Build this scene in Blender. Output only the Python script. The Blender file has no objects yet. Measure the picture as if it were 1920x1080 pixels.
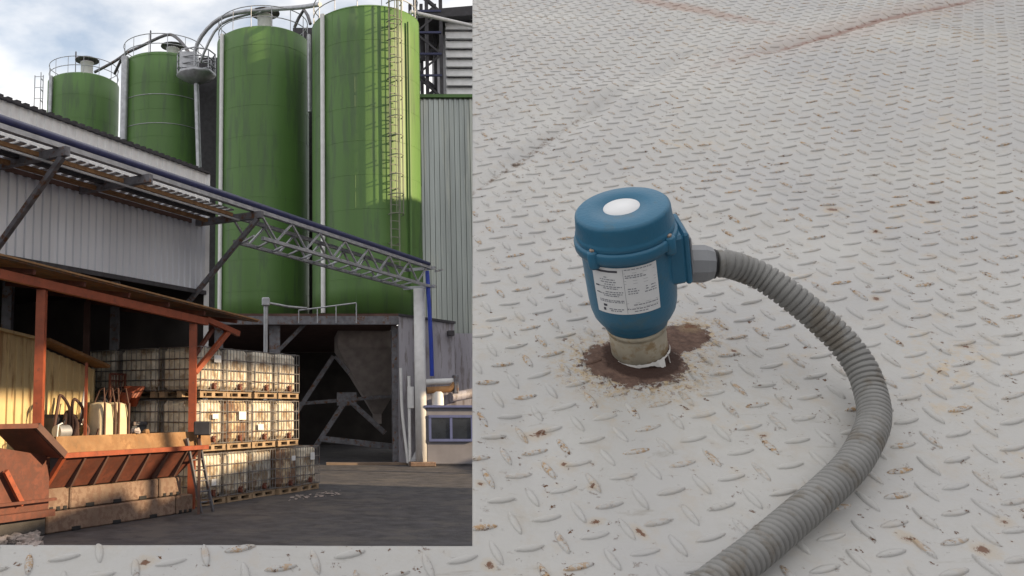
import bpy, math, random
import numpy as np
from mathutils import Vector, Matrix, noise
random.seed(7)
R = math.radians
# ------------------------------------------------------------------ camera, sky, sun, exposure
scene = bpy.context.scene
COL = scene.collection
F, CX, CY, PITCH, EYE = 1700.0, 560.0, 586.0, R(6), 2.3
cam_d = bpy.data.cameras.new('camera')
cam = bpy.data.objects.new('camera', cam_d)
COL.objects.link(cam)
cam.location = (0, 0, EYE)
cam.rotation_euler = (R(90) + PITCH, 0, 0)
cam_d.sensor_width = 36
cam_d.lens = F / 1920 * 36
cam_d.shift_x = (960 - CX) / 1920
cam_d.shift_y = (CY - 540) / 1920
cam_d.clip_start = 0.05
cam_d.clip_end = 3000
scene.camera = cam

SUN_AZ, SUN_EL = R(108), R(18)           # azimuth clockwise from straight ahead (+Y)
S = Vector((math.sin(SUN_AZ) * math.cos(SUN_EL), math.cos(SUN_AZ) * math.cos(SUN_EL), math.sin(SUN_EL)))
world = bpy.data.worlds.new('World')
scene.world = world
world.use_nodes = True
nt = world.node_tree
nt.nodes.clear()
out = nt.nodes.new('ShaderNodeOutputWorld')
bg = nt.nodes.new('ShaderNodeBackground')
bg.inputs['Strength'].default_value = 0.12
sky = nt.nodes.new('ShaderNodeTexSky')
sky.sky_type = 'NISHITA'
sky.sun_disc = False
sky.sun_elevation = SUN_EL
sky.sun_rotation = SUN_AZ
sky.air_density = 1.0
sky.dust_density = 1.2
tc = nt.nodes.new('ShaderNodeTexCoord')
mp = nt.nodes.new('ShaderNodeMapping')
mp.inputs['Scale'].default_value = (1, 1, 2.2)
mp.inputs['Location'].default_value = (0.35, 0.1, 0.0)
nz = nt.nodes.new('ShaderNodeTexNoise')
nz.inputs['Scale'].default_value = 3.0
nz.inputs['Detail'].default_value = 7
nz.inputs['Roughness'].default_value = 0.55
rp = nt.nodes.new('ShaderNodeValToRGB')
rp.color_ramp.elements[0].color = (0.22, 0.22, 0.22, 1)
rp.color_ramp.elements[0].position = 0.34
rp.color_ramp.elements[1].position = 0.56
mx = nt.nodes.new('ShaderNodeMix')
mx.data_type = 'RGBA'
mx.inputs[7].default_value = (7.0, 6.75, 6.45, 1)     # cloud white, on the sky's own scale
nt.links.new(tc.outputs['Generated'], mp.inputs['Vector'])
nt.links.new(mp.outputs['Vector'], nz.inputs['Vector'])
nt.links.new(nz.outputs['Fac'], rp.inputs['Fac'])
nt.links.new(rp.outputs['Color'], mx.inputs[0])
nt.links.new(sky.outputs['Color'], mx.inputs[6])
nt.links.new(mx.outputs[2], bg.inputs['Color'])
nt.links.new(bg.outputs['Background'], out.inputs['Surface'])

sd = bpy.data.lights.new('sun', 'SUN')
sd.energy = 5.0
sd.angle = R(0.5)
sd.color = (1.0, 0.76, 0.47)
so = bpy.data.objects.new('sun', sd)
COL.objects.link(so)
so.rotation_euler = S.to_track_quat('Z', 'Y').to_euler()
so.location = (20, -5, 12)
scene.view_settings.view_transform = 'Standard'
scene.view_settings.look = 'None'
scene.view_settings.gamma = 1
scene.view_settings.exposure = 0.72

# ------------------------------------------------------------------ pixel -> world helpers (measuring only)
CP, SP = math.cos(PITCH), math.sin(PITCH)
def ray(px, py):
    a, b = (px - CX) / F, (CY - py) / F
    return Vector((a, CP - b * SP, SP + b * CP))
def P(px, py, Y):
    r = ray(px, py)
    return Vector((0, 0, EYE)) + r * (Y / r.y)
def G(px, py, z=0.0):
    r = ray(px, py)
    return Vector((0, 0, EYE)) + r * ((z - EYE) / r.z)

# ------------------------------------------------------------------ materials
def mat(name, col, rough=0.6, metal=0.0, var=0.25, scale=3.0, col2=None, amt=0.0, scale2=6.0, bump=0.0, bscale=40, spec=0.4, streak=False, trans=0.0):
    m = bpy.data.materials.new(name)
    m.use_nodes = True
    n, l = m.node_tree.nodes, m.node_tree.links
    b = n['Principled BSDF']
    b.inputs['Roughness'].default_value = rough
    b.inputs['Metallic'].default_value = metal
    b.inputs['Specular IOR Level'].default_value = spec
    t = n.new('ShaderNodeTexCoord')
    mpn = n.new('ShaderNodeMapping')
    if streak: mpn.inputs['Scale'].default_value = (1, 1, 0.12)
    l.new(t.outputs['Object'], mpn.inputs['Vector'])
    a = n.new('ShaderNodeTexNoise'); a.inputs['Scale'].default_value = scale; a.inputs['Detail'].default_value = 6
    l.new(mpn.outputs['Vector'], a.inputs['Vector'])
    r1 = n.new('ShaderNodeMapRange')
    r1.inputs[1].default_value = 0.3; r1.inputs[2].default_value = 0.7
    r1.inputs[3].default_value = 1 - var; r1.inputs[4].default_value = 1 + var
    l.new(a.outputs['Fac'], r1.inputs[0])
    mu = n.new('ShaderNodeVectorMath'); mu.operation = 'SCALE'
    mu.inputs[0].default_value = col
    l.new(r1.outputs[0], mu.inputs['Scale'])
    last = mu.outputs[0]
    if col2 is not None:
        c = n.new('ShaderNodeTexNoise'); c.inputs['Scale'].default_value = scale2; c.inputs['Detail'].default_value = 8
        c.inputs['Roughness'].default_value = 0.65
        l.new(mpn.outputs['Vector'], c.inputs['Vector'])
        r2 = n.new('ShaderNodeMapRange')
        r2.inputs[1].default_value = 0.62 - amt * 0.3; r2.inputs[2].default_value = 0.72 - amt * 0.3
        l.new(c.outputs['Fac'], r2.inputs[0])
        k = n.new('ShaderNodeMix'); k.data_type = 'RGBA'
        l.new(r2.outputs[0], k.inputs[0]); l.new(last, k.inputs[6]); k.inputs[7].default_value = (*col2, 1)
        last = k.outputs[2]
    l.new(last, b.inputs['Base Color'])
    if trans: b.inputs['Transmission Weight'].default_value = trans
    if bump:
        e = n.new('ShaderNodeTexNoise'); e.inputs['Scale'].default_value = bscale; e.inputs['Detail'].default_value = 5
        l.new(mpn.outputs['Vector'], e.inputs['Vector'])
        bp = n.new('ShaderNodeBump'); bp.inputs['Strength'].default_value = bump; bp.inputs['Distance'].default_value = 0.02
        l.new(e.outputs['Fac'], bp.inputs['Height']); l.new(bp.outputs['Normal'], b.inputs['Normal'])
    return m
M = dict(
 tankb=mat('tank_plastic_grey', (0.52, 0.50, 0.45), 0.35, var=0.35, scale=3, col2=(0.24, 0.19, 0.14), amt=0.6, scale2=3),
 tankc=mat('tank_plastic_stained', (0.55, 0.44, 0.30), 0.4, var=0.4, scale=2.5, col2=(0.20, 0.12, 0.08), amt=0.65, scale2=1.8),
 ladder=mat('dull_ladder_paint', (0.17, 0.19, 0.14), 0.6, var=0.2),
 green=mat('green_paint', (0.082, 0.17, 0.045), 0.5, var=0.13, scale=0.7, streak=True, col2=(0.07, 0.13, 0.05), amt=0.4, scale2=2.0),
 galv=mat('galvanised', (0.38, 0.39, 0.42), 0.45, 0.5, var=0.2, scale=4),
 galvd=mat('grey_steel', (0.16, 0.16, 0.18), 0.55, 0.3, var=0.3, scale=5, col2=(0.14, 0.07, 0.04), amt=0.3),
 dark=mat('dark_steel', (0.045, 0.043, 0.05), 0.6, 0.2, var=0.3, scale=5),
 white=mat('white_paint', (0.66, 0.66, 0.67), 0.5, var=0.08, scale=4),
 facade=mat('facade_cladding', (0.56, 0.58, 0.64), 0.35, 0.3, var=0.1, scale=0.8, streak=True),
 facade2=mat('tall_cladding', (0.27, 0.29, 0.28), 0.3, 0.65, var=0.22, scale=1.2, streak=True, col2=(0.32, 0.33, 0.30), amt=0.5, scale2=1.0),
 annex=mat('annex_panel', (0.30, 0.29, 0.33), 0.6, var=0.12, scale=1.5, streak=True, col2=(0.18, 0.16, 0.17), amt=0.4),
 navy=mat('navy_pipe', (0.022, 0.026, 0.085), 0.4, var=0.2, scale=6),
 blue=mat('blue_hose', (0.02, 0.05, 0.36), 0.4, var=0.15, scale=6),
 orange=mat('red_oxide_paint', (0.26, 0.062, 0.027), 0.55, var=0.2, scale=5, col2=(0.16, 0.05, 0.03), amt=0.2, scale2=12),
 rustred=mat('rusty_red_steel', (0.12, 0.038, 0.024), 0.65, var=0.3, scale=4, col2=(0.10, 0.036, 0.025), amt=0.5, scale2=9, bump=0.2),
 ochre=mat('ochre_board', (0.25, 0.14, 0.065), 0.75, var=0.3, scale=3, col2=(0.22, 0.115, 0.05), amt=0.5, scale2=8, bump=0.2),
 roofsheet=mat('shed_roof_sheet', (0.12, 0.085, 0.065), 0.7, var=0.3, scale=5, col2=(0.2, 0.09, 0.04), amt=0.5),
 concrete=mat('concrete', (0.21, 0.145, 0.11), 0.9, var=0.22, scale=2, col2=(0.16, 0.10, 0.075), amt=0.5, scale2=9, bump=0.4),
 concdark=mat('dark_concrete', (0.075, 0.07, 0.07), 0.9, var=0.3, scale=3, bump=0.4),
 rubble=mat('pale_rubble', (0.36, 0.31, 0.29), 0.95, var=0.3, scale=12, bump=0.5),
 cream=mat('cream_cladding', (0.55, 0.42, 0.22), 0.55, var=0.14, scale=1.5, streak=True, col2=(0.32, 0.2, 0.09), amt=0.25),
 tank=mat('tank_plastic', (0.62, 0.56, 0.46), 0.35, var=0.4, scale=2.2, col2=(0.33, 0.25, 0.17), amt=0.45, scale2=2.6),
 cage=mat('cage_steel', (0.25, 0.24, 0.24), 0.5, 0.4, var=0.25, scale=7, col2=(0.2, 0.09, 0.05), amt=0.3),
 wood=mat('pallet_wood', (0.27, 0.19, 0.12), 0.85, var=0.3, scale=6),
 black=mat('black_plastic', (0.02, 0.02, 0.022), 0.5, var=0.2),
 bag=mat('cream_bag', (0.56, 0.47, 0.33), 0.85, var=0.18, scale=3, bump=0.5, bscale=8),
 glass=mat('window_glass', (0.02, 0.025, 0.035), 0.08, 0.0, var=0.3, spec=0.8),
 frame=mat('window_frame', (0.10, 0.12, 0.25), 0.5, var=0.1),
 cabin=mat('cabin_panel', (0.20, 0.195, 0.22), 0.55, var=0.1, scale=2),
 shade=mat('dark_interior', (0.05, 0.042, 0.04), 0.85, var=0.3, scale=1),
 rust=mat('brown_steel', (0.10, 0.055, 0.045), 0.8, var=0.3, scale=2),
 sblue=mat('blue_enamel', (0.03, 0.142, 0.245), 0.42, var=0.07, scale=14, col2=(0.05, 0.135, 0.20), amt=0.2, scale2=30, bump=0.06, bscale=300),
 slabel=mat('label_paper', (0.76, 0.77, 0.79), 0.5, var=0.03, scale=60),
 ink=mat('label_ink', (0.07, 0.07, 0.09), 0.6, var=0.05),
 inkpale=mat('label_ink_pale', (0.26, 0.27, 0.31), 0.6, var=0.05),
 fitting=mat('grey_plastic_fitting', (0.25, 0.258, 0.275), 0.5, var=0.06, scale=50),
 conduit=mat('grey_conduit', (0.215, 0.213, 0.208), 0.5, var=0.12, scale=30, col2=(0.16, 0.145, 0.125), amt=0.35, scale2=35),
 neck=mat('stainless_neck', (0.42, 0.38, 0.30), 0.55, 0.2, var=0.22, scale=40, col2=(0.3, 0.22, 0.13), amt=0.35, scale2=60),
 tape=mat('white_tape', (0.75, 0.74, 0.72), 0.7, var=0.08, scale=80),
 screw=mat('screw_steel', (0.35, 0.27, 0.22), 0.45, 0.6, var=0.3, scale=300),
)

# ------------------------------------------------------------------ mesh builder
class MB:
    def __init__(s): s.v, s.f, s.sm = [], [], []
    def add(s, vs, fs, smooth=False):
        o = len(s.v); s.v += [Vector(v) for v in vs]
        s.f += [tuple(i + o for i in f) for f in fs]; s.sm += [smooth] * len(fs); return s
    def box(s, c, d, rot=None):
        hx, hy, hz = d[0] / 2, d[1] / 2, d[2] / 2
        vs = [Vector((x, y, z)) for z in (-hz, hz) for y in (-hy, hy) for x in (-hx, hx)]
        if rot: vs = [rot @ v for v in vs]
        c = Vector(c)
        return s.add([v + c for v in vs], [(0,2,3,1),(4,5,7,6),(0,1,5,4),(2,6,7,3),(0,4,6,2),(1,3,7,5)])
    def span(s, a, b):
        a, b = Vector(a), Vector(b)
        return s.box((a + b) / 2, [abs(b[i] - a[i]) for i in range(3)])
    def bbox(s, c, d, bev=0.03):
        # chamfered box: three-way clipped
        x, y, z = [k / 2 for k in d]; b = bev; c = Vector(c)
        vs = []
        for sx in (-1, 1):
            for sy in (-1, 1):
                for sz in (-1, 1):
                    vs += [(sx*x, sy*(y-b), sz*(z-b)), (sx*(x-b), sy*y, sz*(z-b)), (sx*(x-b), sy*(y-b), sz*z)]
        def i(sx, sy, sz, k): return (((sx > 0) * 2 + (sy > 0)) * 2 + (sz > 0)) * 3 + k
        fs = []
        for k in range(3):
            a1, a2 = [q for q in range(3) if q != k]
            for sg in (-1, 1):
                q = []
                for u, w in ((-1,-1),(1,-1),(1,1),(-1,1)):
                    t = [0,0,0]; t[k] = sg; t[a1] = u; t[a2] = w; q.append(i(*t, k))
                fs.append(tuple(q))
        for k in range(3):
            for u in (-1, 1):
                for w in (-1, 1):
                    a1, a2 = [q for q in range(3) if q != k]
                    t0 = [0,0,0]; t0[a1] = u; t0[a2] = w
                    ta, tb = list(t0), list(t0); ta[k] = -1; tb[k] = 1
                    fs.append((i(*ta, a1), i(*ta, a2), i(*tb, a2), i(*tb, a1)))
        for sx in (-1, 1):
            for sy in (-1, 1):
                for sz in (-1, 1): fs.append((i(sx,sy,sz,0), i(sx,sy,sz,1), i(sx,sy,sz,2)))
        return s.add([c + Vector(v) for v in vs], fs)
    def beam(s, p, q, w, h=None, up=(0, 0, 1)):
        p, q = Vector(p), Vector(q); h = h or w
        d = (q - p); L = d.length; d.normalize()
        u = Vector(up)
        if abs(d.dot(u)) > 0.95: u = Vector((1, 0, 0))
        a = d.cross(u).normalized(); b = a.cross(d)
        vs = [c + a * (x * w / 2) + b * (y * h / 2) for c in (p, q) for x, y in ((-1,-1),(1,-1),(1,1),(-1,1))]
        return s.add(vs, [(0,3,2,1),(4,5,6,7),(0,1,5,4),(1,2,6,5),(2,3,7,6),(3,0,4,7)])
    def ibeam(s, p, q, w, h, up=(0, 0, 1), t=0.03):
        p, q = Vector(p), Vector(q); d = (q - p).normalized(); u = Vector(up)
        a = d.cross(u).normalized(); b = a.cross(d)
        s.beam(p + b * (h / 2 - t / 2), q + b * (h / 2 - t / 2), w, t, up)
        s.beam(p - b * (h / 2 - t / 2), q - b * (h / 2 - t / 2), w, t, up)
        return s.beam(p, q, t, h - 2 * t, up)
    def tube(s, pts, r, n=10, caps=True):
        pts = [Vector(p) for p in pts]; m = len(pts)
        rs = r if isinstance(r, (list, tuple)) else [r] * m
        t0 = (pts[1] - pts[0]).normalized()
        nrm = t0.orthogonal().normalized(); vs = []
        for k in range(m):
            t = (pts[min(k + 1, m - 1)] - pts[max(k - 1, 0)]).normalized()
            nrm = (nrm - t * nrm.dot(t)).normalized(); b = t.cross(nrm)
            for j in range(n):
                a = 2 * math.pi * j / n
                vs.append(pts[k] + (nrm * math.cos(a) + b * math.sin(a)) * rs[k])
        fs = [(k*n+j, k*n+(j+1)%n, (k+1)*n+(j+1)%n, (k+1)*n+j) for k in range(m-1) for j in range(n)]
        s.add(vs, fs, True)
        if caps: s.add([vs[j] for j in range(n)], [tuple(reversed(range(n)))]); s.add(vs[-n:], [tuple(range(n))])
        return s
    def lathe(s, prof, n=48, c=(0, 0, 0), mat4=None, arc=None):
        c = Vector(c); vs = []; a0, a1 = arc if arc else (0, 2 * math.pi)
        full = arc is None; nn = n if full else n + 1
        for r, z in prof:
            for j in range(nn):
                a = a0 + (a1 - a0) * j / n
                v = Vector((r * math.cos(a), r * math.sin(a), z))
                vs.append((mat4 @ v) if mat4 else v + c)
        fs = []
        for k in range(len(prof) - 1):
            for j in range(n):
                j2 = (j + 1) % nn
                fs.append((k*nn+j, k*nn+j2, (k+1)*nn+j2, (k+1)*nn+j))
        return s.add(vs, fs, True)
    def corr(s, a, b, z0a, z1a, z0b, z1b, pitch=0.2, dep=0.035, nrm=(0, -1, 0), thick=0.02):
        # corrugated (trapezoid) sheet standing between plan points a and b
        a, b = Vector((a[0], a[1], 0)), Vector((b[0], b[1], 0)); L = (b - a).length; d = (b - a) / L
        nr = Vector(nrm).normalized(); us = []; k = 0
        while k * pitch < L:
            for f_, o in ((0, 0), (0.42, 0), (0.5, 1), (0.92, 1)):
                x = (k + f_) * pitch
                if x < L: us.append((x, o * dep))
            k += 1
        us.append((L, 0)); vs = []; fs = []
        for x, o in us:
            t = x / L
            for oo in (o, -thick + min(o, 0)):
                for z in (z0a + (z0b - z0a) * t, z1a + (z1b - z1a) * t):
                    q = a + d * x + nr * oo; vs.append(Vector((q.x, q.y, z)))
        for i in range(len(us) - 1):
            o = i * 4
            fs += [(o, o+4, o+5, o+1), (o+2, o+3, o+7, o+6), (o+1, o+5, o+7, o+3), (o, o+2, o+6, o+4)]
        e = (len(us) - 1) * 4
        fs += [(0, 1, 3, 2), (e, e+2, e+3, e+1)]
        return s.add(vs, fs)
    def build(s, name, m, parent=None, world=False):
        vs = s.v
        if parent is not None and getattr(s, 'rs', None) is None and parent.name in SENS: vs = [Vector((v.x * RF, v.y * RF, v.z)) for v in vs]
        if world and parent is not None:
            inv = parent_m[parent.name].inverted(); vs = [inv @ v for v in vs]
        org = Vector((0, 0, 0))
        if parent is None:
            xs = [v.x for v in vs]; ys = [v.y for v in vs]; zs = [v.z for v in vs]
            org = Vector(((min(xs)+max(xs))/2, (min(ys)+max(ys))/2, min(zs))); vs = [v - org for v in vs]
        me = bpy.data.meshes.new(name)
        me.from_pydata([tuple(v) for v in vs], [], s.f)
        me.polygons.foreach_set('use_smooth', s.sm)
        me.materials.append(m); me.update()
        o = bpy.data.objects.new(name, me); COL.objects.link(o)
        if parent is not None:
            o.parent = parent
            if parent.name in SENS: SENS.add(o.name)
            if parent.name in parent_m: parent_m[o.name] = parent_m[parent.name]
        else: o.location = org
        return o
parent_m = {}
SENS = set(); RF = 0.87        # everything of the sensor shares one girth factor
def tag(o, label=None, cat=None, group=None, kind=None):
    if label: o['label'] = label
    if cat: o['category'] = cat
    if group: o['group'] = group
    if kind: o['kind'] = kind
    return o
def thing(name, label, cat, loc=(0, 0, 0), rot=None, group=None):
    o = bpy.data.objects.new(name, None); COL.objects.link(o)
    o.empty_display_size = 0.2
    m = Matrix.Translation(Vector(loc)) @ (rot.to_4x4() if rot else Matrix.Identity(4))
    o.location = loc
    if rot: o.rotation_euler = rot.to_euler()
    parent_m[o.name] = m
    return tag(o, label, cat, group)
def copy_tree(o, parent=None):
    c = o.copy(); COL.objects.link(c)
    if parent: c.parent = parent
    for ch in [k for k in o.children]: copy_tree(ch, c)
    return c

# ================================================================== GROUND
g = MB(); g.add([(-600, -300, 0), (600, -300, 0), (600, 1200, 0), (-600, 1200, 0)], [(0, 1, 2, 3)])
asph = mat('asphalt', (0.055, 0.052, 0.058), 0.8, var=0.4, scale=2.5, col2=(0.085, 0.077, 0.076), amt=0.4, scale2=0.9, bump=0.8, bscale=14)
tag(g.build('ground', asph), kind='structure')

# ================================================================== THE TREAD PLATE (foreground, sloping up away from the camera)
VH = -380.0                                   # where the plate plane vanishes in the view
alpha = math.atan((CY - VH) / F)
roll = R(3.5)
nc = Vector((0, math.cos(alpha), math.sin(alpha)))       # camera space: right, up, back -> plane normal
# camera axes in world
cr = Vector((1, 0, 0)); cu = Vector((0, -SP, CP)); cf = Vector((0, CP, SP))
pn = (cu * math.cos(alpha) - cf * math.sin(alpha)).normalized()       # normal facing the camera side
pa = Vector((1, 0, 0)); pb = pn.cross(pa).normalized()
# roll the plate a little about its up-slope line
rm = Matrix.Rotation(-roll, 3, pb)
pn = rm @ pn; pa = rm @ pa
if pb.y < 0: pb = -pb
P0 = Vector((0, 0, EYE)) + ray(1200, 662) * (0.965 / ray(1200, 662).dot(cf))
PR = Matrix((pa, pb, pn)).transposed()        # local (a, b, n) -> world
def hit(px, py, off=0.0):
    r = ray(px, py); c = Vector((0, 0, EYE))
    t = ((P0 + pn * off - c).dot(pn)) / r.dot(pn)
    return c + r * t
def loc2(w): return PR.transposed() @ (w - P0)
def L2(px, py):
    q = loc2(hit(px, py)); return np.array((q.x, q.y))

cornerA, cornerD = L2(886, -120), L2(886, 1022)
leftC = L2(-200, 1022)
d1 = cornerD - cornerA; n1 = np.array((-d1[1], d1[0])); n1 /= np.linalg.norm(n1)
if np.dot(n1, L2(1500, 400) - cornerA) < 0: n1 = -n1
d2 = cornerD - leftC; n2 = np.array((-d2[1], d2[0])); n2 /= np.linalg.norm(n2)
if np.dot(n2, L2(500, 1070) - cornerD) < 0: n2 = -n2
def e1(p): return (p - cornerA) @ n1          # >0 : to the right of the cut
def e2(p): return (p - cornerD) @ n2          # >0 : below the cut
seamA, seamB = L2(880, 365), L2(1290, 95)
seamC, seamD = L2(1440, 95), L2(1850, -8)
def segd(p, a, b):
    ab = b - a; t = np.clip(((p - a) @ ab) / (ab @ ab), 0, 1)
    return np.linalg.norm(p - a - t * ab), t
def wnoise(x, y, s, seed=0.0):
    return noise.noise(Vector((x * s + seed, y * s - seed, seed * 0.7)))
def relief(a, b):
    p = np.array((a, b))
    h = 0.016 * wnoise(a, b, 2.3, 3.1) + 0.0060 * wnoise(a, b, 6.0, 9.4) + 0.0020 * wnoise(a, b, 15.0, 1.7)
    ds, t = segd(p, seamA, seamB)
    h -= 0.006 * math.exp(-(ds / 0.018) ** 2)
    ds, t = segd(p, seamC, seamD)
    h -= 0.010 * math.exp(-(ds / 0.02) ** 2)
    r = math.hypot(a, b * 1.0)
    fl = min(1, max(0, (r - 0.05) / 0.08))
    edge = min(1.0, max(0.0, max(e1(p), e2(p))) / 0.05)
    return h * fl * (0.15 + 0.85 * edge)
verts, faces = [], []
def patch(c00, c10, c11, c01, nu, nv):
    base = len(verts)
    for j in range(nv + 1):
        v = j / nv
        for i in range(nu + 1):
            u = i / nu
            p = (c00 * (1-u) * (1-v) + c10 * u * (1-v) + c11 * u * v + c01 * (1-u) * v)
            verts.append((p[0], p[1], relief(p[0], p[1])))
    for j in range(nv):
        for i in range(nu):
            k = base + j * (nu + 1) + i
            faces.append((k, k + 1, k + nu + 2, k + nu + 1))
    return base
NU, NV = 170, 260
rA, rD = L2(2150, -120), L2(2150, 1022)
b1 = patch(cornerD, rD, rA, cornerA, NU, NV)
lC2, cD2, rD2 = L2(-200, 1200), L2(886, 1200), L2(2150, 1200)
b2 = patch(lC2, cD2, cornerD, leftC, 130, 34)
b3 = patch(cD2, rD2, rD, cornerD, NU, 34)
# thickness: folded skirt along the two cut edges
def skirt(idx):
    b = len(verts)
    for k in idx: v = verts[k]; verts.append((v[0], v[1], v[2] - 0.006))
    for i in range(len(idx) - 1): faces.append((idx[i], idx[i+1], b + i + 1, b + i))
skirt([b1 + j * (NU + 1) for j in range(NV + 1)])
skirt([b2 + 34 * 131 + i for i in range(131)])
nbase = len(verts); wear = [0.0] * nbase
# raised tread bars
TH = R(12); LP = 0.0405
l1 = np.array((math.cos(TH - R(45)), math.sin(TH - R(45)))) * LP
l2 = np.array((math.cos(TH + R(45)), math.sin(TH + R(45)))) * LP
BL, BW, BH = 0.0140, 0.0038, 0.0021
ring = [(math.cos(2*math.pi*k/12), math.sin(2*math.pi*k/12)) for k in range(12)]
lo = np.minimum.reduce([cornerA, rA, lC2, rD2, leftC]); hi = np.maximum.reduce([cornerA, rA, lC2, rD2, rD])
cnt = 0
for i in range(-120, 121):
    for j in range(-120, 121):
        for ty in (0, 1):
            c = l1 * (i + 0.5 * ty) + l2 * (j + 0.5 * ty)
            if c[0] < lo[0] or c[0] > hi[0] or c[1] < lo[1] or c[1] > hi[1]: continue
            if max(e1(c), e2(c)) < 0.002: continue
            r0 = math.hypot(c[0], c[1])
            if r0 < 0.052 or (segd(c, np.array((0, 0)), np.array((0.062, 0.062)))[0] < 0.034): continue
            # keep inside the sheet
            q = hitpx = None
            w = P0 + PR @ Vector((c[0], c[1], 0)); cc = w - Vector((0, 0, EYE)); dz = cc.dot(cf)
            if dz < 0.1: continue
            px = CX + F * cc.dot(cr) / dz; py = CY - F * cc.dot(cu) / dz
            if px > 2130 or px < -180 or py > 1190 or py < -110: continue
            th = TH + ty * R(90) + R(random.uniform(-1.5, 1.5))
            ca, sa = math.cos(th), math.sin(th)
            hs = BH * random.uniform(0.75, 1.1)
            fade = 1.0
            if py < 260: fade = 0.85
            seedw = random.random()
            b = len(verts)
            z0 = relief(c[0], c[1])
            for (k, sx, sz) in ((1.0, 1, -0.0006), (0.86, 1, 0.55), (0.5, 1, 0.97)):
                for x, y in ring:
                    yy = y * (1 - 0.25 * x * x) 
                    X, Y = x * BL * (1 - (1-k) * 0.6), yy * BW * k
                    p = np.array((c[0] + X * ca - Y * sa, c[1] + X * sa + Y * ca))
                    A1, A2 = e1(p), e2(p)
                    if max(A1, A2) < 0.0:
                        if A1 > A2: p = p - n1 * A1
                        else: p = p - n2 * A2
                    z = relief(p[0], p[1]) + (hs * sz * fade if sz > 0 else -0.0006)
                    verts.append((p[0], p[1], z)); wear.append(seedw if sz > 0.1 else seedw * 0.8)
            verts.append((c[0], c[1], z0 + hs * fade)); wear.append(seedw)
            for q in range(2):
                for k in range(12):
                    a0 = b + q * 12 + k; a1 = b + q * 12 + (k + 1) % 12
                    faces.append((a0, a1, a1 + 12, a0 + 12))
            for k in range(12): faces.append((b + 24 + k, b + 24 + (k + 1) % 12, b + 36))
            cnt += 1
print('tread bars', cnt)
me = bpy.data.meshes.new('tread_plate')
me.from_pydata(verts, [], faces)
me.polygons.foreach_set('use_smooth', [True] * len(faces))
at = me.attributes.new('wear', 'FLOAT', 'POINT'); at.data.foreach_set('value', wear)
me.update()
# painted plate material
pm = bpy.data.materials.new('painted_tread_plate'); pm.use_nodes = True
n, l = pm.node_tree.nodes, pm.node_tree.links
b = n['Principled BSDF']; b.inputs['Roughness'].default_value = 0.42; b.inputs['Specular IOR Level'].default_value = 0.45
tcn = n.new('ShaderNodeTexCoord')
def N(scale, detail=6, rough=0.55, sc=(1, 1, 1), dist=0.0):
    x = n.new('ShaderNodeTexNoise'); x.inputs['Scale'].default_value = scale; x.inputs['Detail'].default_value = detail
    x.inputs['Roughness'].default_value = rough; x.inputs['Distortion'].default_value = dist
    mm = n.new('ShaderNodeMapping'); mm.inputs['Scale'].default_value = sc
    l.new(tcn.outputs['Object'], mm.inputs['Vector']); l.new(mm.outputs['Vector'], x.inputs['Vector']); return x.outputs['Fac']
def MR(src, a, bb, c=0.0, d=1.0):
    x = n.new('ShaderNodeMapRange'); x.inputs[1].default_value = a; x.inputs[2].default_value = bb
    x.inputs[3].default_value = c; x.inputs[4].default_value = d; l.new(src, x.inputs[0]); return x.outputs[0]
def MA(op, p, q=None):
    x = n.new('ShaderNodeMath'); x.operation = op
    for i_, z in enumerate((p, q)):
        if z is None: continue
        if isinstance(z, (int, float)): x.inputs[i_].default_value = z
        else: l.new(z, x.inputs[i_])
    return x.outputs[0]
def MX(f_, c0, c1):
    x = n.new('ShaderNodeMix'); x.data_type = 'RGBA'; l.new(f_, x.inputs[0])
    for i_, z in ((6, c0), (7, c1)):
        if isinstance(z, tuple): x.inputs[i_].default_value = (*z, 1)
        else: l.new(z, x.inputs[i_])
    return x.outputs[2]
base = MX(MR(N(3.5, 5), 0.35, 0.65), (0.395, 0.391, 0.392), (0.462, 0.455, 0.438))
base = MX(MR(N(38, 8, 0.7), 0.52, 0.72, 0, 0.6), base, (0.42, 0.37, 0.31))                    # grime film
# cream bare-primer patches
prim = MA('MULTIPLY', MR(N(5.0, 8, 0.7), 0.56, 0.68), MR(N(90, 6, 0.7), 0.46, 0.6))
base = MX(MA('MULTIPLY', prim, 0.7), base, (0.50, 0.38, 0.23))
base = MX(MR(N(14, 10, 0.8), 0.5, 0.7, 0, 0.35), base, (0.33, 0.315, 0.29))
base = MX(MA('MULTIPLY', MR(N(22, 9, 0.75, (0.35, 1.6, 1), 0.6), 0.60, 0.66), 0.45), base, (0.26, 0.235, 0.20))
wa = n.new('ShaderNodeAttribute'); wa.attribute_name = 'wear'
bar = MR(wa.outputs['Fac'], 0.001, 0.01)
worn = MR(wa.outputs['Fac'], 0.62, 0.9)
chip = MA('MULTIPLY', worn, MR(N(170, 7, 0.75), 0.50, 0.56))
base = MX(MA('MULTIPLY', chip, 0.9), base, (0.36, 0.22, 0.10))
chip2 = MA('MULTIPLY', worn, MR(N(240, 7, 0.75, (1, 1, 1)), 0.57, 0.61))
base = MX(chip2, base, (0.12, 0.06, 0.035))
# free specks of rust everywhere
spk = MA('MULTIPLY', MR(N(120, 6, 0.7), 0.62, 0.66), MR(N(9, 4), 0.40, 0.54))
base = MX(spk, base, (0.13, 0.065, 0.035))
spk2 = MA('MULTIPLY', MR(N(55, 8, 0.8, (0.5, 1.4, 1)), 0.645, 0.70), 0.85)
base = MX(spk2, base, (0.20, 0.10, 0.05))
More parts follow.
